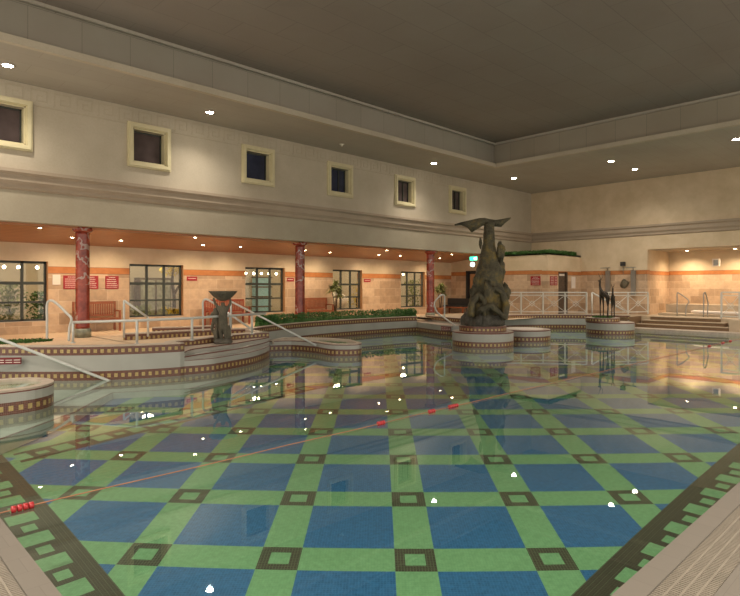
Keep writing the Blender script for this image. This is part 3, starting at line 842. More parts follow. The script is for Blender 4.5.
# flukes
def fluke(b, outline_t, outline_b, th=.07):
    n = len(outline_t); vs = []; fs = []
    for i in range(n):
        for (uu, vv) in (outline_t[i], outline_b[i]):
            for s in (-1, 1):
                e = .25 + .75*(1-abs(i/(n-1)*2-1))
                vs.append(SP(uu, vv, s*th*e + (vv-222)*.012))
    for i in range(n-1):
        a = i*4; c = a+4
        fs += [(a,a+1,c+1,c),(a+2,c+2,c+3,a+3),(a,c,c+2,a+2),(a+1,a+3,c+3,c+1)]
    fs += [(0,2,3,1),(n*4-4,n*4-3,n*4-1,n*4-2)]
    b.idx(vs, fs, M['bronze'])
tt = [(454.5,224.2),(461,222.3),(467,221),(473,219.6),(479,218.3),(484,218.2),(489,219.3),(495,220.2),(501,219.3),(506,218.3),(510.5,217.6)]
bb = [(455,225.5),(461.5,225),(468,227.5),(472.5,232.2),(477.5,229),(483.5,225.5),(491,226),(497,226.3),(501.5,226.8),(505,223.2),(510,219.2)]
b = MB(); fluke(b, tt, bb); b.build('tail_fluke', st)
for uu, vv, rx_, rz_, sd, dd in ((500.5,253,.16,.34,1,0),(500.5,272,.20,.40,2,.05),(478,285,.22,.42,3,-.15),(505,292,.22,.26,4,.0),(480.5,243,.06,.16,5,0),(474,298,.22,.40,6,-.2),(497,299,.24,.42,7,-.25),(486,296,.2,.5,11,-.42)):
    b = MB(); c = SP(uu, vv, dd); b.blob(c, (rx_, rx_*.7, rz_), M['bronze'], sd, .5, 1.8); b.build('fin', st)
# curling tentacle-like waves and small heads around the foot
for pts in ([(500,318,-.5),(503,305,-.45),(499,292,-.4),(491,288,-.42),(486,296,-.5),(485,306,-.55)], [(468,316,-.5),(470,302,-.5),(476,294,-.5),(481,301,-.6),(480,314,-.65)], [(476,310,-.6),(486,305,-.68),(494,311,-.62),(502,318,-.45)]):
    ln = [SP(*q) for q in pts]; full = []
    for i in range(len(ln)-1):
        for t in (0,.25,.5,.75):
            full.append(ln[i].lerp(ln[i+1], t))
    full.append(ln[-1]); b = MB(); b.tube(full, [.13-.07*i/len(full) for i in range(len(full))], M['bronze'], 10); b.build('whale_tail', st)
b = MB()
for i in range(16):
    a = 2*PI*i/16; r = .42+.12*random.random(); b.blob((r*math.cos(a), r*math.sin(a), .10+.10*random.random()), (.2,.2,.17+.12*random.random()), M['rock'], 20+i, .5, 2.2, 14, 8)
b.blob((0,0,.12), (.55,.55,.3), M['rock'], 9, .4, 3)
b.build('rock_base', st)

# ------------------------------------------------------------------ figure holding a shell bowl
def skinned(name, joints, edges, m, parent, sub=2):
    me = bpy.data.meshes.new(name); me.from_pydata([j[:3] for j in joints], edges, []); me.materials.append(m)
    o = bpy.data.objects.new(name, me); COL.objects.link(o); o.parent = parent
    md = o.modifiers.new('skin', 'SKIN'); md.use_smooth_shade = True
    for i, j in enumerate(joints):
        me.skin_vertices[0].data[i].radius = (j[3], j[3])
    me.skin_vertices[0].data[0].use_root = True
    s = o.modifiers.new('sub', 'SUBSURF'); s.levels = sub; s.render_levels = sub
    return o
fp = onZ(223, 343.5, .50); fp = (fp[0], fp[1], .50)
fig = thing('bowl_statue', 'verdigris bronze figures holding up a scalloped bowl on the stepped island', 'statue', fp, math.atan2(RT[1], RT[0]))
J = [(0,0,.58,.085),(0,0,.72,.09),(0,0,.86,.10),(0,0,.95,.045),(.0,0,1.03,.062),
     (.06,0,.52,.07),(.07,-.03,.30,.055),(.08,.0,.06,.04),(.10,-.06,.03,.03),
     (-.06,0,.52,.07),(-.05,-.03,.30,.055),(-.04,.02,.06,.04),(-.02,-.04,.03,.03),
     (.12,0,.88,.045),(.19,0,1.0,.032),(.17,0,1.14,.028),
     (-.12,0,.88,.045),(-.2,0,1.0,.032),(-.24,0,1.14,.028)]
Ed = [(0,1),(1,2),(2,3),(3,4),(0,5),(5,6),(6,7),(7,8),(0,9),(9,10),(10,11),(11,12),(2,13),(13,14),(14,15),(2,16),(16,17),(17,18)]
hasattr(bpy.types, 'Mesh')
def skin_layer(me):
    pass
def skinned2(name, joints, edges, m, parent):
    me = bpy.data.meshes.new(name); me.from_pydata([j[:3] for j in joints], edges, []); me.materials.append(m)
    o = bpy.data.objects.new(name, me); COL.objects.link(o); o.parent = parent
    md = o.modifiers.new('skin', 'SKIN'); md.use_smooth_shade = True
    if not me.skin_vertices:
        bpy.context.view_layer.objects.active = o
        bpy.ops.mesh.customdata_skin_add()
    for i, j in enumerate(joints): me.skin_vertices[0].data[i].radius = (j[3], j[3])
    me.skin_vertices[0].data[0].use_root = True
    s = o.modifiers.new('sub', 'SUBSURF'); s.levels = 2; s.render_levels = 2
    return o
skinned2('figure_body', J, Ed, M['bronze_g'], fig)
J2 = [(-.20,.06,.62,.07),(-.20,.06,.74,.075),(-.20,.05,.82,.04),(-.21,.05,.89,.05),(-.17,.06,.50,.06),(-.13,.05,.28,.045),(-.13,.05,.05,.035),(-.25,.06,.52,.055),(-.29,.04,.36,.04),(-.22,.06,.22,.035),(-.28,0,.74,.035),(-.31,-.04,.62,.028),(-.12,0,.78,.035)]
E2 = [(0,1),(1,2),(2,3),(0,4),(4,5),(5,6),(0,7),(7,8),(8,9),(1,10),(10,11),(1,12)]
skinned2('child_body', J2, E2, M['bronze_g'], fig)
b = MB(); n = 36; vs = []; fs = []
pr = [(.05,1.05),(.13,1.08),(.23,1.16),(.31,1.25),(.345,1.30),(.325,1.30),(.22,1.2),(.1,1.12)]
for i, (r, z) in enumerate(pr):
    for k in range(n):
        a = 2*PI*k/n; f = 1+.06*math.cos(a*12)*(r/.34); vs.append((r*f*math.cos(a), r*f*math.sin(a)*.9, z))
for i in range(len(pr)-1):
    for k in range(n): fs.append((i*n+k, i*n+(k+1)%n, (i+1)*n+(k+1)%n, (i+1)*n+k))
fs += [tuple(reversed(range(n))), tuple((len(pr)-1)*n+k for k in range(n))]
b.idx(vs, fs, M['bronze_g']); b.build('shell_bowl', fig)
b = MB(); b.blob((0,0,.04), (.22,.2,.09), M['rock'], 3, .3)
for k, (x, y, z) in enumerate(((-.17,.0,.18),(.13,.03,.2),(-.1,.12,.25),(.1,.12,.22))): b.blob((x,y,z), (.06,.06,.22), M['bronze_g'], k, .4)
b.build('rock_base', fig)
b = MB()
b.blob((.0,0,.45),(.11,.09,.22), M['bronze_g'], 5, .3, 3); b.build('drapery', fig)

# ------------------------------------------------------------------ slender deer
def deer(label, x, y, h, rz, up):
    root = thing('bronze_deer', label, 'statue', (x, y, .65), rz, 'bronze deer')
    s = h/1.6
    nk = .35*up
    J = [(0,0,.92*s,.10*s),(.14*s,0,.98*s,.105*s),(-.16*s,0,.88*s,.09*s),
         (.20*s,0,1.12*s,.055*s),(.24*s,0,1.30*s,.04*s),(.22*s,0,(1.42+.04*up)*s,.045*s),(.33*s,0,(1.40+.04*up)*s,.022*s),
         (.15*s,.05*s,.80*s,.05*s),(.17*s,.05*s,.45*s,.024*s),(.16*s,.05*s,.02*s,.018*s),
         (.12*s,-.05*s,.80*s,.05*s),(.10*s,-.05*s,.45*s,.024*s),(.11*s,-.05*s,.02*s,.018*s),
         (-.17*s,.05*s,.72*s,.06*s),(-.22*s,.05*s,.45*s,.024*s),(-.18*s,.05*s,.02*s,.018*s),
         (-.14*s,-.05*s,.72*s,.06*s),(-.13*s,-.05*s,.45*s,.024*s),(-.13*s,-.05*s,.02*s,.018*s),(-.24*s,0,.84*s,.02*s)]
    E = [(0,1),(0,2),(1,3),(3,4),(4,5),(5,6),(1,7),(7,8),(8,9),(1,10),(10,11),(11,12),(2,13),(13,14),(14,15),(2,16),(16,17),(17,18),(2,19)]
    body = skinned2('deer_body', J, E, M['bronze_d'], root)
    for sd in (-1,1):
        b = MB(); p = Vector((.22*s,0,1.46*s))
        b.tube([p, p+Vector((-.06,sd*.05,.10))*s, p+Vector((-.04,sd*.10,.22))*s*up, p+Vector((.03,sd*.09,.32))*s*up], [.012,.01,.008,.004], M['bronze_d'], 6)
        b.build('antler', body)
    return root
q1 = atD(604.5, 313, 23.1); q2 = atD(613, 313, 22.9)
deer('taller bronze deer with raised antlers, left of the pair on the round planter', q1[0], q1[1], 1.66, math.radians(70), 1.0)
deer('shorter bronze deer, right of the pair on the round planter', q2[0], q2[1], 1.34, math.radians(200), .6)
b = MB(); leaves(b, 900, lambda r: (lambda a, q: (cF[0]+.4*q*math.cos(a), cF[1]+.4*q*math.sin(a), .655+r.random()*.05))(r.random()*2*PI, math.sqrt(r.random())), .04, M['turf'], 8)
tag(b.build('ground_cover'), 'small green ground cover at the hooves of the bronze deer', 'plant')

# ------------------------------------------------------------------ handrails
def curve_pts(pts, n=6):
    P = [Vector(p) for p in pts]; out = []
    for i in range(len(P)-1):
        p0 = P[max(i-1,0)]; p1 = P[i]; p2 = P[i+1]; p3 = P[min(i+2,len(P)-1)]
        for j in range(n):
            t = j/n; out.append(.5*((2*p1)+(-p0+p2)*t+(2*p0-5*p1+4*p2-p3)*t*t+(-p0+3*p1-3*p2+p3)*t**3))
    out.append(P[-1]); return out
def rail(label, runs, posts, r=.026, name='handrail', mat=None, flange=True):
    mat = mat or M['rail']; base = posts[0][0] if posts else runs[0][0]
    root = thing(name, label, 'handrail', base, 0)
    def sub(p): return (p[0]-base[0], p[1]-base[1], p[2]-base[2])
    for ln in runs:
        b = MB(); b.tube([sub(p) for p in ln], r, mat, 12); b.build('rail', root)
    for a, c in posts:
        b = MB(); b.tube([sub(a), sub(c)], r, mat, 12); b.lathe([(r*2,0),(r*2,.012),(r,.02)], mat, sub(a), 12); b.build('post', root)
    return root
# R0: left long rail down into the water
e0 = onZ(107.5, 380.3, 0); s0 = atD(0,339,11.2)
d0 = (Vector(e0)-Vector(s0)); 
rail('long slanting handrail from the left edge down into the pool water', [[tuple(Vector(s0)-d0*.35), s0, e0, tuple(Vector(e0)+d0*.03)]], [], .03)
# R1: low long rail on the island kerb
def kp(u, v, z): return onZ(u, v, z)
a73 = atD(73, 342, 12.75); a137 = atD(137, 341, 12.55); a192 = atD(192, 338, 13.4); a230 = atD(230,334.5,14.6); a252 = atD(252,331.5,15.2)
def fixz(p, z): return (p[0], p[1], z)
a73 = fixz(a73, .65); a137 = fixz(a137, .65); a192 = fixz(a192,.65); a230 = fixz(a230,.65); a252 = fixz(a252,.65)
t73 = atD(73,322.3,12.75); t137 = atD(137,320.5,12.55); t192 = atD(192,318.2,13.4); t230 = atD(230,315.6,14.6); t262 = atD(266,313.5,15.4); t252 = atD(252,314.5,15.2)
rail('long low grey handrail with four posts along the island kerb behind the bowl statue', [[t73, t137, t192, t230, t262]],
     [(a73, t73), (a137, t137), (a192, t192), (a230, t230), (a252, t252)], .03)
# hoop rail left
hp1 = fixz(onZ(47,339,.5), .5); hp2 = fixz(onZ(69.5,342,.5), .5)
dh = 13.9
rail('bent hoop handrail at the left end of the ramp near the first red column', [curve_pts([atD(47,339,dh), atD(47,320,dh), atD(47,305,dh), atD(50,300.6,dh), atD(56,303,dh-.1), atD(67,313.5,dh-.4), atD(71.5,319,dh-.5), atD(69.5,328,dh-.5), atD(69,341,dh-.5)])], [], .03)
rail('sloping grey handrail of the ramp between the first bench and second window', [[atD(124,337.5,14.9), atD(124,300.5,14.9)], [atD(124,300.5,14.9), atD(148,317.5,15.1)], [atD(148,317.5,15.1), atD(148,336.5,15.1)]], [], .028)
rail('short sloping handrail with a tall post just behind the bowl statue', [curve_pts([atD(203,331,16.0), atD(203,310,16), atD(203,302,16), atD(206,299.3,16), atD(212,302,16)]), [atD(212,302,16), atD(252,329.5,15.6)]], [], .028)
q = atD(316, 345.3, 16.2)
rail('long handrail slanting down onto the tongue shaped basin', [[atD(231,334,17.0), atD(231,301.5,17.0)], [atD(231,301.5,17.0), tuple(q)]], [], .028)
g0 = atD(444.5,318,22.2)
rail('curled handrail at the rear stair beside the far red column', [curve_pts([atD(444.5,317.5,22.4), atD(444.5,302,22.4), atD(444.2,295.5,22.4), atD(440,296,22.3), atD(434.5,303,22.1), atD(437,312,21.8), atD(446,319,21.4), atD(455,325.5,21.0)])], [], .03)
rail('steel grab rail at the spa steps, left one of the pair', [curve_pts([(28.0,8.92,.58),(28.0,8.92,1.3),(28.0,8.92,1.6),(28.05,8.86,1.62),(28.2,8.55,1.35),(28.2,8.5,1.2),(28.15,8.58,1.05),(28.1,8.6,.58)],4)], [], .024, mat=M['steel'])
rail('steel grab rail at the spa steps, right one of the pair', [curve_pts([(28.0,7.84,.58),(28.0,7.84,1.3),(28.0,7.84,1.6),(28.1,7.8,1.64),(28.25,7.76,1.3),(28.28,7.74,1.15),(28.25,7.75,1.0),(28.25,7.75,.58)],4)], [], .024, mat=M['steel'])

# ------------------------------------------------------------------ balustrades
def balustrade(label, pts, top=1.0, sub=.13, low=.10, endpost=True):
    base = pts[0]
    root = thing('balustrade', label, 'balustrade', base)
    L = [Vector(p)-Vector(base) for p in pts]; up = Vector((0,0,1)); m = M['whitepaint']
    for i, p in enumerate(L):
        b = MB(); b.obox(p, p+up*top, .06, .06, m); b.build('post', root)
    for a, c in zip(L, L[1:]):
        b = MB(); b.obox(a+up*top, c+up*top, .07, .05, m); b.build('top_rail', root)
        b = MB(); b.obox(a+up*(top-sub), c+up*(top-sub), .035, .035, m); b.build('upper_rail', root)
        b = MB(); b.obox(a+up*low, c+up*low, .035, .035, m); b.build('lower_rail', root)
        b = MB(); b.obox(a+up*low, c+up*(top-sub), .02, .02, m); b.obox(a+up*(top-sub), c+up*low, .02, .02, m)
        mid = (a+c)/2 + up*((low+top-sub)/2)
        d = (c-a).normalized()*.13
        for s, t in ((d, up*.13), (up*.13, -d), (-d, -up*.13), (-up*.13, d)): b.obox(mid+s, mid+t, .018, .018, m)
        b.build('cross_brace', root)
    return root
def bp(u, d): x, y = dirn(u); return (x*d, y*d, .65)
balustrade('white cross braced balustrade on the far pool wall in front of the kiosk', [bp(499,26.6), bp(521,26.6), bp(543,26.6), bp(565,26.4), bp(586.5,26.2)])
balustrade('white cross braced balustrade behind the bronze deer', [bp(608,26.1), bp(628,26.3), bp(648,26.6)])
balustrade('white balustrade at the right edge of the photograph before the spa', [(27.2,6.95,.58),(27.2,6.3,.58),(27.2,4.8,.58)], 1.1)
w1 = atD(592,313,26.3); w2 = atD(592,292.5,26.3); w3 = atD(625,311,25.6)
rail('white sloping stair rail left of the bronze deer', [[w2, w3]], [(fixz(w1,.58), w2)], .035, mat=M['whitepaint'])

# ------------------------------------------------------------------ benches
def bench(label, x0, x1, y, z, m):
    w = x1-x0; root = thing('garden_bench', label, 'bench', ((x0+x1)/2, y, z), 0, 'slatted wooden benches against the window wall'); h = w/2
    b = MB()
    for i in range(5): b.box(-h+.05, h-.05, -.22+i*.09, -.15+i*.09, .40, .425, m)
    b.build('seat', root)
    b = MB(); b.box(-h+.05, h-.05, .22, .255, .86, .94, m); b.box(-h+.05, h-.05, .22, .255, .47, .52, m)
    n = int(w/.075)
    for i in range(n): x = -h+.09+i*(w-.18)/(n-1); b.box(x-.02, x+.02, .225, .245, .52, .86, m)
    b.build('backrest', root)
    for s in (-1, 1):
        b = MB(); b.box(s*h-.03, s*h+.03, -.24, .27, .62, .66, m); b.build('armrest', root)
        b = MB(); b.box(s*h-.028, s*h+.028, -.23, -.175, 0, .62, m); b.build('leg', root)
        b = MB(); b.box(s*h-.028, s*h+.028, .21, .265, 0, .94, m); b.build('leg', root)
    b = MB(); b.box(-h, h, -.22, -.19, .34, .40, m); b.build('apron', root)
    return root
bench('brown slatted wooden bench behind the nearest red column', 5.75, 7.0, 18.95, .5, M['bench'])
bench('reddish slatted wooden bench behind the bronze bowl statue', 10.2, 11.8, 18.95, .5, M['bench_red'])
bench('slatted wooden bench right of the middle red column, partly behind the hedge', 14.5, 15.95, 18.95, .5, M['bench'])
root = thing('lounge_bench', 'dark cushioned bench on wooden legs beside the door in the far corner', 'bench', (24.35, 18.6, .5))
b = MB(); b.box(-.35,.25,-.75,.65,.30,.36, M['bench']); b.build('seat', root)
b = MB(); b.box(.15,.30,-.75,.65,.36,.80, M['dark']); b.build('backrest', root)
b = MB(); b.box(-.30,.15,-.72,.62,.36,.44, M['dark']); b.build('cushion', root)
for sx in (-.3,.2):
    for sy in (-.68,.58):
        b = MB(); b.box(sx-.03,sx+.03,sy-.03,sy+.03,0,.30, M['bench']); b.build('leg', root)

# ------------------------------------------------------------------ signs
def sign(label, a, c, axis, lines, m=None, depth=.02, group=None, cat='sign', frame=None):
    (xa, ya, za), (xc, yc, zc) = a, c
    b = MB(); m = m or M['redsign']
    cz = min(za, zc); h = abs(zc-za)
    if axis == 'x': b.box(min(xa,xc), max(xa,xc), ya-depth, ya, cz, cz+h, m)
    else: b.box(xa-depth, xa, min(ya,yc), max(ya,yc), cz, cz+h, m)
    root = tag(b.build('wall_sign'), label, cat, group)
    b = MB(); rnd = random.Random(len(label))
    lo, hi = (min(xa,xc), max(xa,xc)) if axis == 'x' else (min(ya,yc), max(ya,yc)); w = hi-lo
    for i in range(lines):
        z = cz+h*(1-(i+.75)/(lines+.6)); t = h/(lines+1)*.27
        f = .5 if i == 0 and lines > 2 else rnd.uniform(.68,.84)
        x = lo+w*(1-f)/2 if (i == 0 or lines < 3) else lo+w*.1
        nx_ = x
        end = x+w*f
        while nx_ < end:
            ww = min(rnd.uniform(.05,.12)*w, end-nx_)
            if axis == 'x': b.box(nx_, nx_+ww*.8, ya-depth-.003, ya-depth, z-t/2, z+t/2, M['signtext'])
            else: b.box(xa-depth-.003, xa-depth, nx_, nx_+ww*.8, z-t/2, z+t/2, M['signtext'])
            nx_ += ww
    if lines: b.build('lettering', root)
    return root
Yw = 19.4
sign('red notice sign left of and behind the nearest column', (5.52,Yw,2.26), (6.05,Yw,1.84), 'x', 6)
sign('red notice sign just right of the nearest column', (6.08,Yw,2.26), (6.56,Yw,1.84), 'x', 6)
sign('separate red notice sign above the right arm of the first bench', (6.78,Yw,2.26), (7.2,Yw,1.84), 'x', 6)
sign('small white notice sheet beside the leftmost window', (5.22,Yw,2.28), (5.44,Yw,1.97), 'x', 3, M['signtext'])
for (a, c, q) in ((9.60,10.0,'second window from the left'),(14.0,14.36,'window left of the middle column'),(18.4,18.82,'window behind the tall potted plant')):
    sign('small red sign by the upper right corner of the ' + q, (a,Yw,2.28), (c,Yw,2.13), 'x', 1)
sign('large square red sign on the left face of the kiosk', (KX,14.55,2.42), (KX,14.03,1.98), 'y', 6)
sign('narrow red sign nearest the kiosk corner', (KX+.22,KY,2.42), (KX+.52,KY,1.98), 'x', 5)
sign('narrow red sign nearest the kiosk door', (KX+.6,KY,2.42), (KX+.9,KY,1.98), 'x', 5)
sign('pale framed notice board right of the kiosk door', (27.35,KY,2.42), (27.75,KY,1.83), 'x', 0, M['signtext'], .03, cat='notice board')
# pool edge warning signs
def curved_sign(label, u0, u1, v0, v1, d0, d1):
    b = MB(); n = 4; pts = []
    for i in range(n+1):
        t = i/n; u = u0+(u1-u0)*t; d = d0+(d1-d0)*t; x, y = dirn(u); pts.append((x*d, y*d))
    z1 = EYE-(v0-HOR)/FOC*(d0+d1)/2; z0 = EYE-(v1-HOR)/FOC*(d0+d1)/2
    b.ribbon(pts, z0, z1, M['redsign2']); off = offset(pts, .03); b.strip(pts, off, z1, M['redsign2']); b.ribbon(off, z0, z1, M['redsign2'])
    o = tag(b.build('warning_sign'), label, 'sign')
    b = MB()
    for q in (.3,.65):
        zz = z0+(z1-z0)*q; ln = [(p[0]-.008*FW[0], p[1]-.008*FW[1]) for p in pts]
        for i in range(n):
            for s in (.15,):
                p, r = ln[i], ln[i+1]; A = (p[0]+(r[0]-p[0])*s, p[1]+(r[1]-p[1])*s); B = (p[0]+(r[0]-p[0])*(s+.8), p[1]+(r[1]-p[1])*(s+.8))
                b.ribbon([A,B], zz-.007, zz+.007, M['signtext'])
    b.build('lettering', o)
M['redsign2'] = plain('maroon_warning_sign', (.16,.012,.015), .4)
curved_sign('dark red warning sign with two white lines on the left island pool wall', -12, 21, 357.8, 364.5, 11.35, 11.45)
curved_sign('dark red warning sign on the rear step block near the curled handrail', 441, 450.5, 326.5, 330.5, 22.15, 21.9)

# door in end wall, exit light, kiosk door
b = MB(); b.box(KX+.2, KX+.26, 17.45, 18.4, .5, 2.72, M['dark']); b.box(KX-.01, KX+.2, 18.32, 18.42, .5, 2.74, M['dark']); b.box(KX-.01, KX+.2, 17.43, 17.52, .5, 2.74, M['dark']); b.box(KX-.01,KX+.2,17.43,18.42,2.66,2.76,M['dark'])
d = struct(b.build('door_1'), 'dark framed glazed door in the far corner')
b = MB(); b.box(KX+.17, KX+.2, 17.55, 18.28, .7, 2.6, M['doorglass'] if 'doorglass' in M else M['reveal']); b.build('glass_panel', d)
b = MB(); b.box(KX+.1, KX+.17, 18.18, 18.22, 1.4, 1.65, M['steel']); b.build('door_handle', d)
b = MB(); b.box(da, db, KY+.12, KY+.17, .58, 2.60, M['doorbrown']) if 'doorbrown' in M else b.box(da, db, KY+.12, KY+.17, .58, 2.60, M['bark'])
b.box(da-.02, da+.05, KY-.01, KY+.12, .58, 2.64, M['bark']); b.box(db-.05, db+.02, KY-.01, KY+.12, .58, 2.64, M['bark'])
d = struct(b.build('door_2'), 'brown door in the kiosk front')
b = MB(); b.box(da+.1, db-.1, KY+.10, KY+.12, 2.45, 2.55, M['signtext']); b.build('door_plate', d)
ex = thing('exit_light', 'green glowing exit box hanging below the timber ceiling by the statue', 'exit sign', tuple(atD(473.5, 258.5, 27.5)))
b = MB(); b.box(-.03,.03,-.2,.2,-.09,.09, M['green_glow']); b.build('lit_box', ex)
b = MB(); b.box(-.032,-.03,-.2,-.05,-.05,.05, M['white_glow']); b.build('arrow', ex)
b = MB(); b.tube([(0,0,.09),(0,0,.32)], .01, M['steel'], 6); b.build('hanger', ex)
p = atD(472.5, 264.5, 27.5); b = MB(); b.blob(p, (.11,.11,.11), M['white_glow'], 0, 0); b.tube([(p[0],p[1],p[2]+.1),(p[0],p[1],p[2]+.2)], .01, M['steel'], 6)
tag(b.build('emergency_lamp'), 'round white glowing lamp just below the green exit box', 'lamp')

# showers and clock-like fittings on the right wall
def shower(u, label):
    x, y, z = onX(u, 270, 28.3); root = thing('shower_panel', label, 'shower', (28.4, y, .58), 0, 'wall showers')
    b = MB(); b.box(-.10,-.002,-.11,.11,.9,2.12, M['steel']); b.build('panel', root)
    b = MB(); b.tube([(-.05,0,2.1),(-.08,0,2.25),(-.3,0,2.28)], .02, M['steel'], 8); b.box(-.42,-.28,-.22,.22,2.24,2.28, M['steel']); b.build('shower_head', root)
shower(607.5, 'steel shower panel directly behind the taller bronze deer')
shower(633, 'steel shower panel right of the bronze deer')
x, y, z = onX(623.5, 266, 28.35)
root = thing('wall_camera', 'small dark wall fitting high between the two shower panels', 'fitting', (28.4, y, z))
b = MB(); b.box(-.2,-.05,-.1,.1,0,.2, M['dark']); b.tube([(-.1,0,0),(-.1,0,-.35)], .015, M['steel'], 6); b.tube([(-.1,0,-.35),(0,0,-.35)], .015, M['steel'], 6); b.build('fitting_body', root)
x, y, z = onX(624, 284, 28.35)
b = MB(); b.blob((28.36, y, z), (.05,.2,.2), M['bronze_g'], 2, .3); tag(b.build('wall_ornament'), 'round carved ornament on the stone wall between the showers', 'ornament')
x, y, z = onX(716, 262.5, 30.55)
b = MB(); b.box(30.54, 30.6, y-.16, y+.16, z-.18, z+.18, M['signtext']); o = tag(b.build('wall_speaker'), 'pale square box high on the spa recess wall above the orange band', 'speaker')
b = MB(); b.box(30.53, 30.54, y-.10, y+.10, z-.12, z+.12, M['steel']); b.build('grille', o)

# spa tub in recess
spa = thing('spa_tub', 'raised cream spa tub filling the stone lined recess on the right', 'spa', (29.6, 6.6, .58))
b = MB(); b.box(-.1,.95,-3.5,3.3,0,.50, M['deck2']); b.box(-1.15,-.1,-3.5,3.3,0,.1, M['deck2']); b.build('surround', spa)
b = MB(); vs = []; b.lathe([(1.9,.10),(1.9,.20),(1.8,.24),(1.65,.24),(1.6,.16),(0,.14)], M['signtext'], (-.15,-.2,0), 40, True, .42, 1.25); b.build('tub_rim', spa)

# ------------------------------------------------------------------ potted plants
def potted(label, x, y, z, h, m, seed):
    root = thing('potted_plant', label, 'potted plant', (x,y,z))
    b = MB(); b.lathe([(.14,0),(.19,.3),(.21,.34),(.17,.34),(.16,.30)], M['pot']); b.build('pot', root)
    b = MB()
    for k in range(3):
        a = k*2.1; b.tube([(.03*math.cos(a),.03*math.sin(a),.3),(.08*math.cos(a),.08*math.sin(a),h*.5),(.2*math.cos(a),.2*math.sin(a),h*.75)], [.03,.022,.015], M['bark'], 7)
    b.build('stem', root)
    b = MB(); rnd = random.Random(seed)
    for _ in range(420):
        th = rnd.random()*2*PI; el = rnd.uniform(-.5,1.3); L = rnd.uniform(.25,.45)
        k = rnd.choice((0,1,2,3)); a = k*2.1; o = Vector((.16*math.cos(a),.16*math.sin(a),h*(.62+.1*k))) if k < 3 else Vector((0,0,h*.75))
        d = Vector((math.cos(th)*math.cos(el), math.sin(th)*math.cos(el), math.sin(el))); s = d.cross(Vector((0,0,1))).normalized()*.018
        p1 = o+d*L*.55+Vector((0,0,.02)); p2 = o+d*L-Vector((0,0,.08))
        b.face([o-s*.4, o+s*.4, p1+s, p1-s], m); b.face([p1-s, p1+s, p2], m)
    b.build('foliage', root)
potted('spiky potted plant in front of the fourth window beside the third bench', 16.1, 18.75, .5, 1.75, M['leafy'], 3)
potted('pale olive potted plant beside the far red column', 23.2, 18.7, .5, 1.7, M['leafy2'] if 'leafy2' in M else M['leafy'], 5)

# ------------------------------------------------------------------ lane rope and floats
b = MB(); b.tube([(1.07+i*.5, 5.58+.01*math.sin(i*1.3), .012) for i in range(49)], .006, M['rope'], 6)
tag(b.build('lane_rope'), 'thin orange rope stretched across the water surface with red floats', 'rope')
fl0 = None
def flt(x, n, label):
    root = thing('lane_float', label, 'float', (x, 5.58, .0), 0, 'red floats on the rope')
    for k in range(n):
        b = MB(); x0 = (k-(n-1)/2)*.044
        b.tube([(x0-.020,0,.016),(x0-.015,0,.016),(x0+.015,0,.016),(x0+.020,0,.016)], [.018,.030,.030,.018], M['floatred'], 16); b.build('disc', root)
flt(1.27, 4, 'ribbed red float at the left end of the rope near the coping')
flt(5.62, 3, 'single red float in mid pool, left of the other mid pool floats')
flt(6.71, 3, 'middle red float of the three in mid pool')
flt(7.24, 5, 'longer red float cluster, rightmost of those in mid pool')
flt(20.5, 4, 'far red float on the right, nearest of the far group')
flt(22.0, 5, 'far red float on the right, middle of the far group')
flt(22.9, 4, 'far red float on the right, farthest of the far group')

# ------------------------------------------------------------------ winter garden seen through the windows
b = MB(); b.box(-4, 40, 25.5, 25.7, 0, 4.2, M['garden_wall'] if 'garden_wall' in M else M['plaster'])
struct(b.build('wall_garden'), 'beige far wall of the room seen through the lower windows')
b = MB(); b.box(-4, 40, 19.8, 25.5, .3, .4, M['deck2']); struct(b.build('floor_garden'))
b = MB(); b.box(-4, 40, 19.8, 25.7, 3.9, 4.0, M['soffit']); struct(b.build('ceiling_garden'))
def shrub(label, x, y, w, h, m, n, seed, trunk=False, z0=.4):
    root = thing('indoor_shrub' if not trunk else 'indoor_tree', label, 'plant', (x,y,z0))
    b = MB()
    if trunk: b.tube([(0,0,0),(.03,0,h*.45),(-.05,.02,h*.75),(.0,0,h)], [.08,.07,.06,.03], M['bark'], 8); b.tube([(0,0,h*.5),(.25,0,h*.7),(.4,0,h*.95)], [.05,.035,.02], M['bark'], 7)
    else: b.tube([(0,0,0),(0,0,h*.6)], .03, M['bark'], 7)
    b.build('trunk' if trunk else 'stem', root)
    b = MB()
    if trunk: fn = lambda r: (r.gauss(0,w*.5), r.gauss(0,.3), h*r.choice((r.uniform(.85,1.05), r.uniform(.05,.3))))
    else: fn = lambda r: (r.gauss(0,w*.4), r.gauss(0,.25), h*r.random()**.8)
    leaves(b, n, fn, .08, m, seed); b.build('foliage', root)
shrub('dark leafy shrub seen through the right panes of the leftmost window', 5.6, 21.6, .7, 1.35, M['hedge'], 700, 1)
shrub('reddish green shrub seen through the left panes of the leftmost window', 4.6, 21.9, .5, 1.6, M['leafy'], 500, 2)
shrub('yellow leaved small tree behind the second window', 10.0, 21.3, .35, 2.3, M['yellow'], 420, 3, True)
shrub('green shrub low behind the second window', 8.9, 21.6, .4, .8, M['leafy'], 300, 4)
shrub('yellow flowered shrub behind the window beside the spiky potted plant', 19.6, 21.2, .25, 1.7, M['yellow'], 160, 5)
shrub('leafy shrub with yellow flowers behind the rightmost window', 24.3, 21.6, .5, 1.9, M['leafy'], 500, 6)
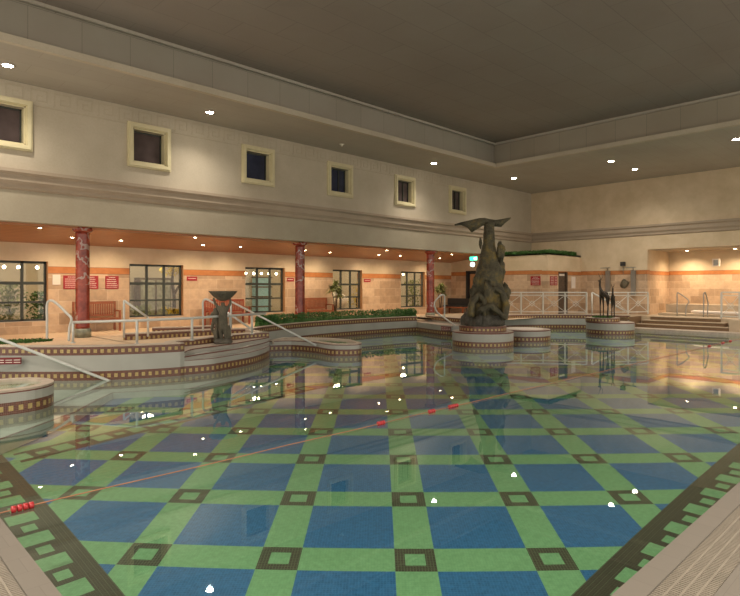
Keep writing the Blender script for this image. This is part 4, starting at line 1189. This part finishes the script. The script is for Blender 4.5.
def bulbs(xs, y, z, where):
    for i, x in enumerate(xs):
        b = MB(); b.blob((0,0,0), (.05,.05,.05), M['bulb'], 0, 0, 1, 12, 8); b.tube([(0,0,.05),(0,0,3.9-z)], .006, M['dark'], 5)
        o = b.build('hanging_bulb'); o.location = (x, y, z)
        o['label'] = 'small glowing bulb hanging beyond %s, bulb %s of its row' % (where, ['leftmost','second from left','third from left','fourth from left','rightmost'][i if i < len(xs)-1 else 4])
        o['category'] = 'bulb'; o['group'] = 'glowing bulbs beyond ' + where
bulbs([4.35,4.75,5.3,5.75,5.95], 21.4, 2.55, 'the leftmost window')
bulbs([8.35,8.75,9.5], 21.3, 2.75, 'the second window')
bulbs([13.55,13.95,14.35,14.75,15.15], 21.8, 2.5, 'the third window')
bulbs([22.8,23.4], 21.5, 2.6, 'the rightmost window')
for x in (5, 9.5, 14.5, 19.5, 24.5, 30):  # bare fill lights without fittings, added to brighten the room behind the windows
    ld = bpy.data.lights.new('garden_fill', 'POINT'); ld.energy = 230; ld.color = (1,.84,.58); ld.shadow_soft_size = .25
    lo = bpy.data.objects.new('garden_fill', ld); COL.objects.link(lo); lo.location = (x, 22.5, 3.4)
# cabinets / furniture glimpsed in that room
tb = thing('pale_sofa', 'pale curved sofa seen through the fourth window', 'sofa', (20.0, 23.6, .4))
b = MB(); b.blob((0,0,.75), (1.1,.45,.5), M['signtext'], 1, .1); b.build('sofa_body', tb)
b = MB(); b.box(-1.2,1.2,-.4,.4,0,.25, M['dark']); b.build('sofa_base', tb)
sh = thing('display_shelf', 'blue and white display shelf seen through the third window', 'shelf', (16.6, 25.2, .4))
b = MB(); b.box(-.45,.45,-.2,.2,0,2.0, M['bluewhite']) if 'bluewhite' in M else b.box(-.45,.45,-.2,.2,0,2.0, plain('pale_blue_panel', (.22,.42,.50), .5)); b.build('shelf_body', sh)
b = MB()
for z in (.5,1.0,1.5,2.0): b.box(-.5,.5,-.24,.2,z-.03,z+.03, M['bark'])
b.build('shelf_board', sh)
cb = thing('dark_cabinet', 'dark wooden cabinet seen through the middle panes of the second window', 'cabinet', (10.6, 24.6, .4))
b = MB(); b.box(-.7,.7,-.3,.3,0,1.9, M['bark']); b.build('body', cb)
for s in (-1,1):
    b = MB(); b.box(s*.35-.3,s*.35+.3,-.33,-.3,.1,1.8, M['pedbase']); b.build('door', cb)

# ------------------------------------------------------------------ world, camera
w = bpy.data.worlds.new('world'); SC.world = w; w.use_nodes = True
bg = w.node_tree.nodes['Background']; bg.inputs[0].default_value = (1.0,.90,.76,1); bg.inputs[1].default_value = 1.85
cam = bpy.data.cameras.new('camera'); co = bpy.data.objects.new('camera', cam); COL.objects.link(co)
cam.sensor_fit = 'HORIZONTAL'; cam.sensor_width = 36; cam.lens = 36*FOC/740; cam.shift_y = -(298-HOR)/740
co.location = (0,0,EYE); co.rotation_euler = (PI/2, 0, YAW-PI/2)
cam.clip_start = .05
SC.camera = co
vs_ = SC.view_settings; vs_.view_transform = 'Standard'; vs_.look = 'None'; vs_.exposure = -.07; vs_.gamma = 1; vs_.use_curve_mapping = False
SC.cycles.use_denoising = True
SC.cycles.max_bounces = 8; SC.cycles.transparent_max_bounces = 12
SC.cycles.caustics_reflective = False; SC.cycles.caustics_refractive = False
SC.cycles.sample_clamp_indirect = 6
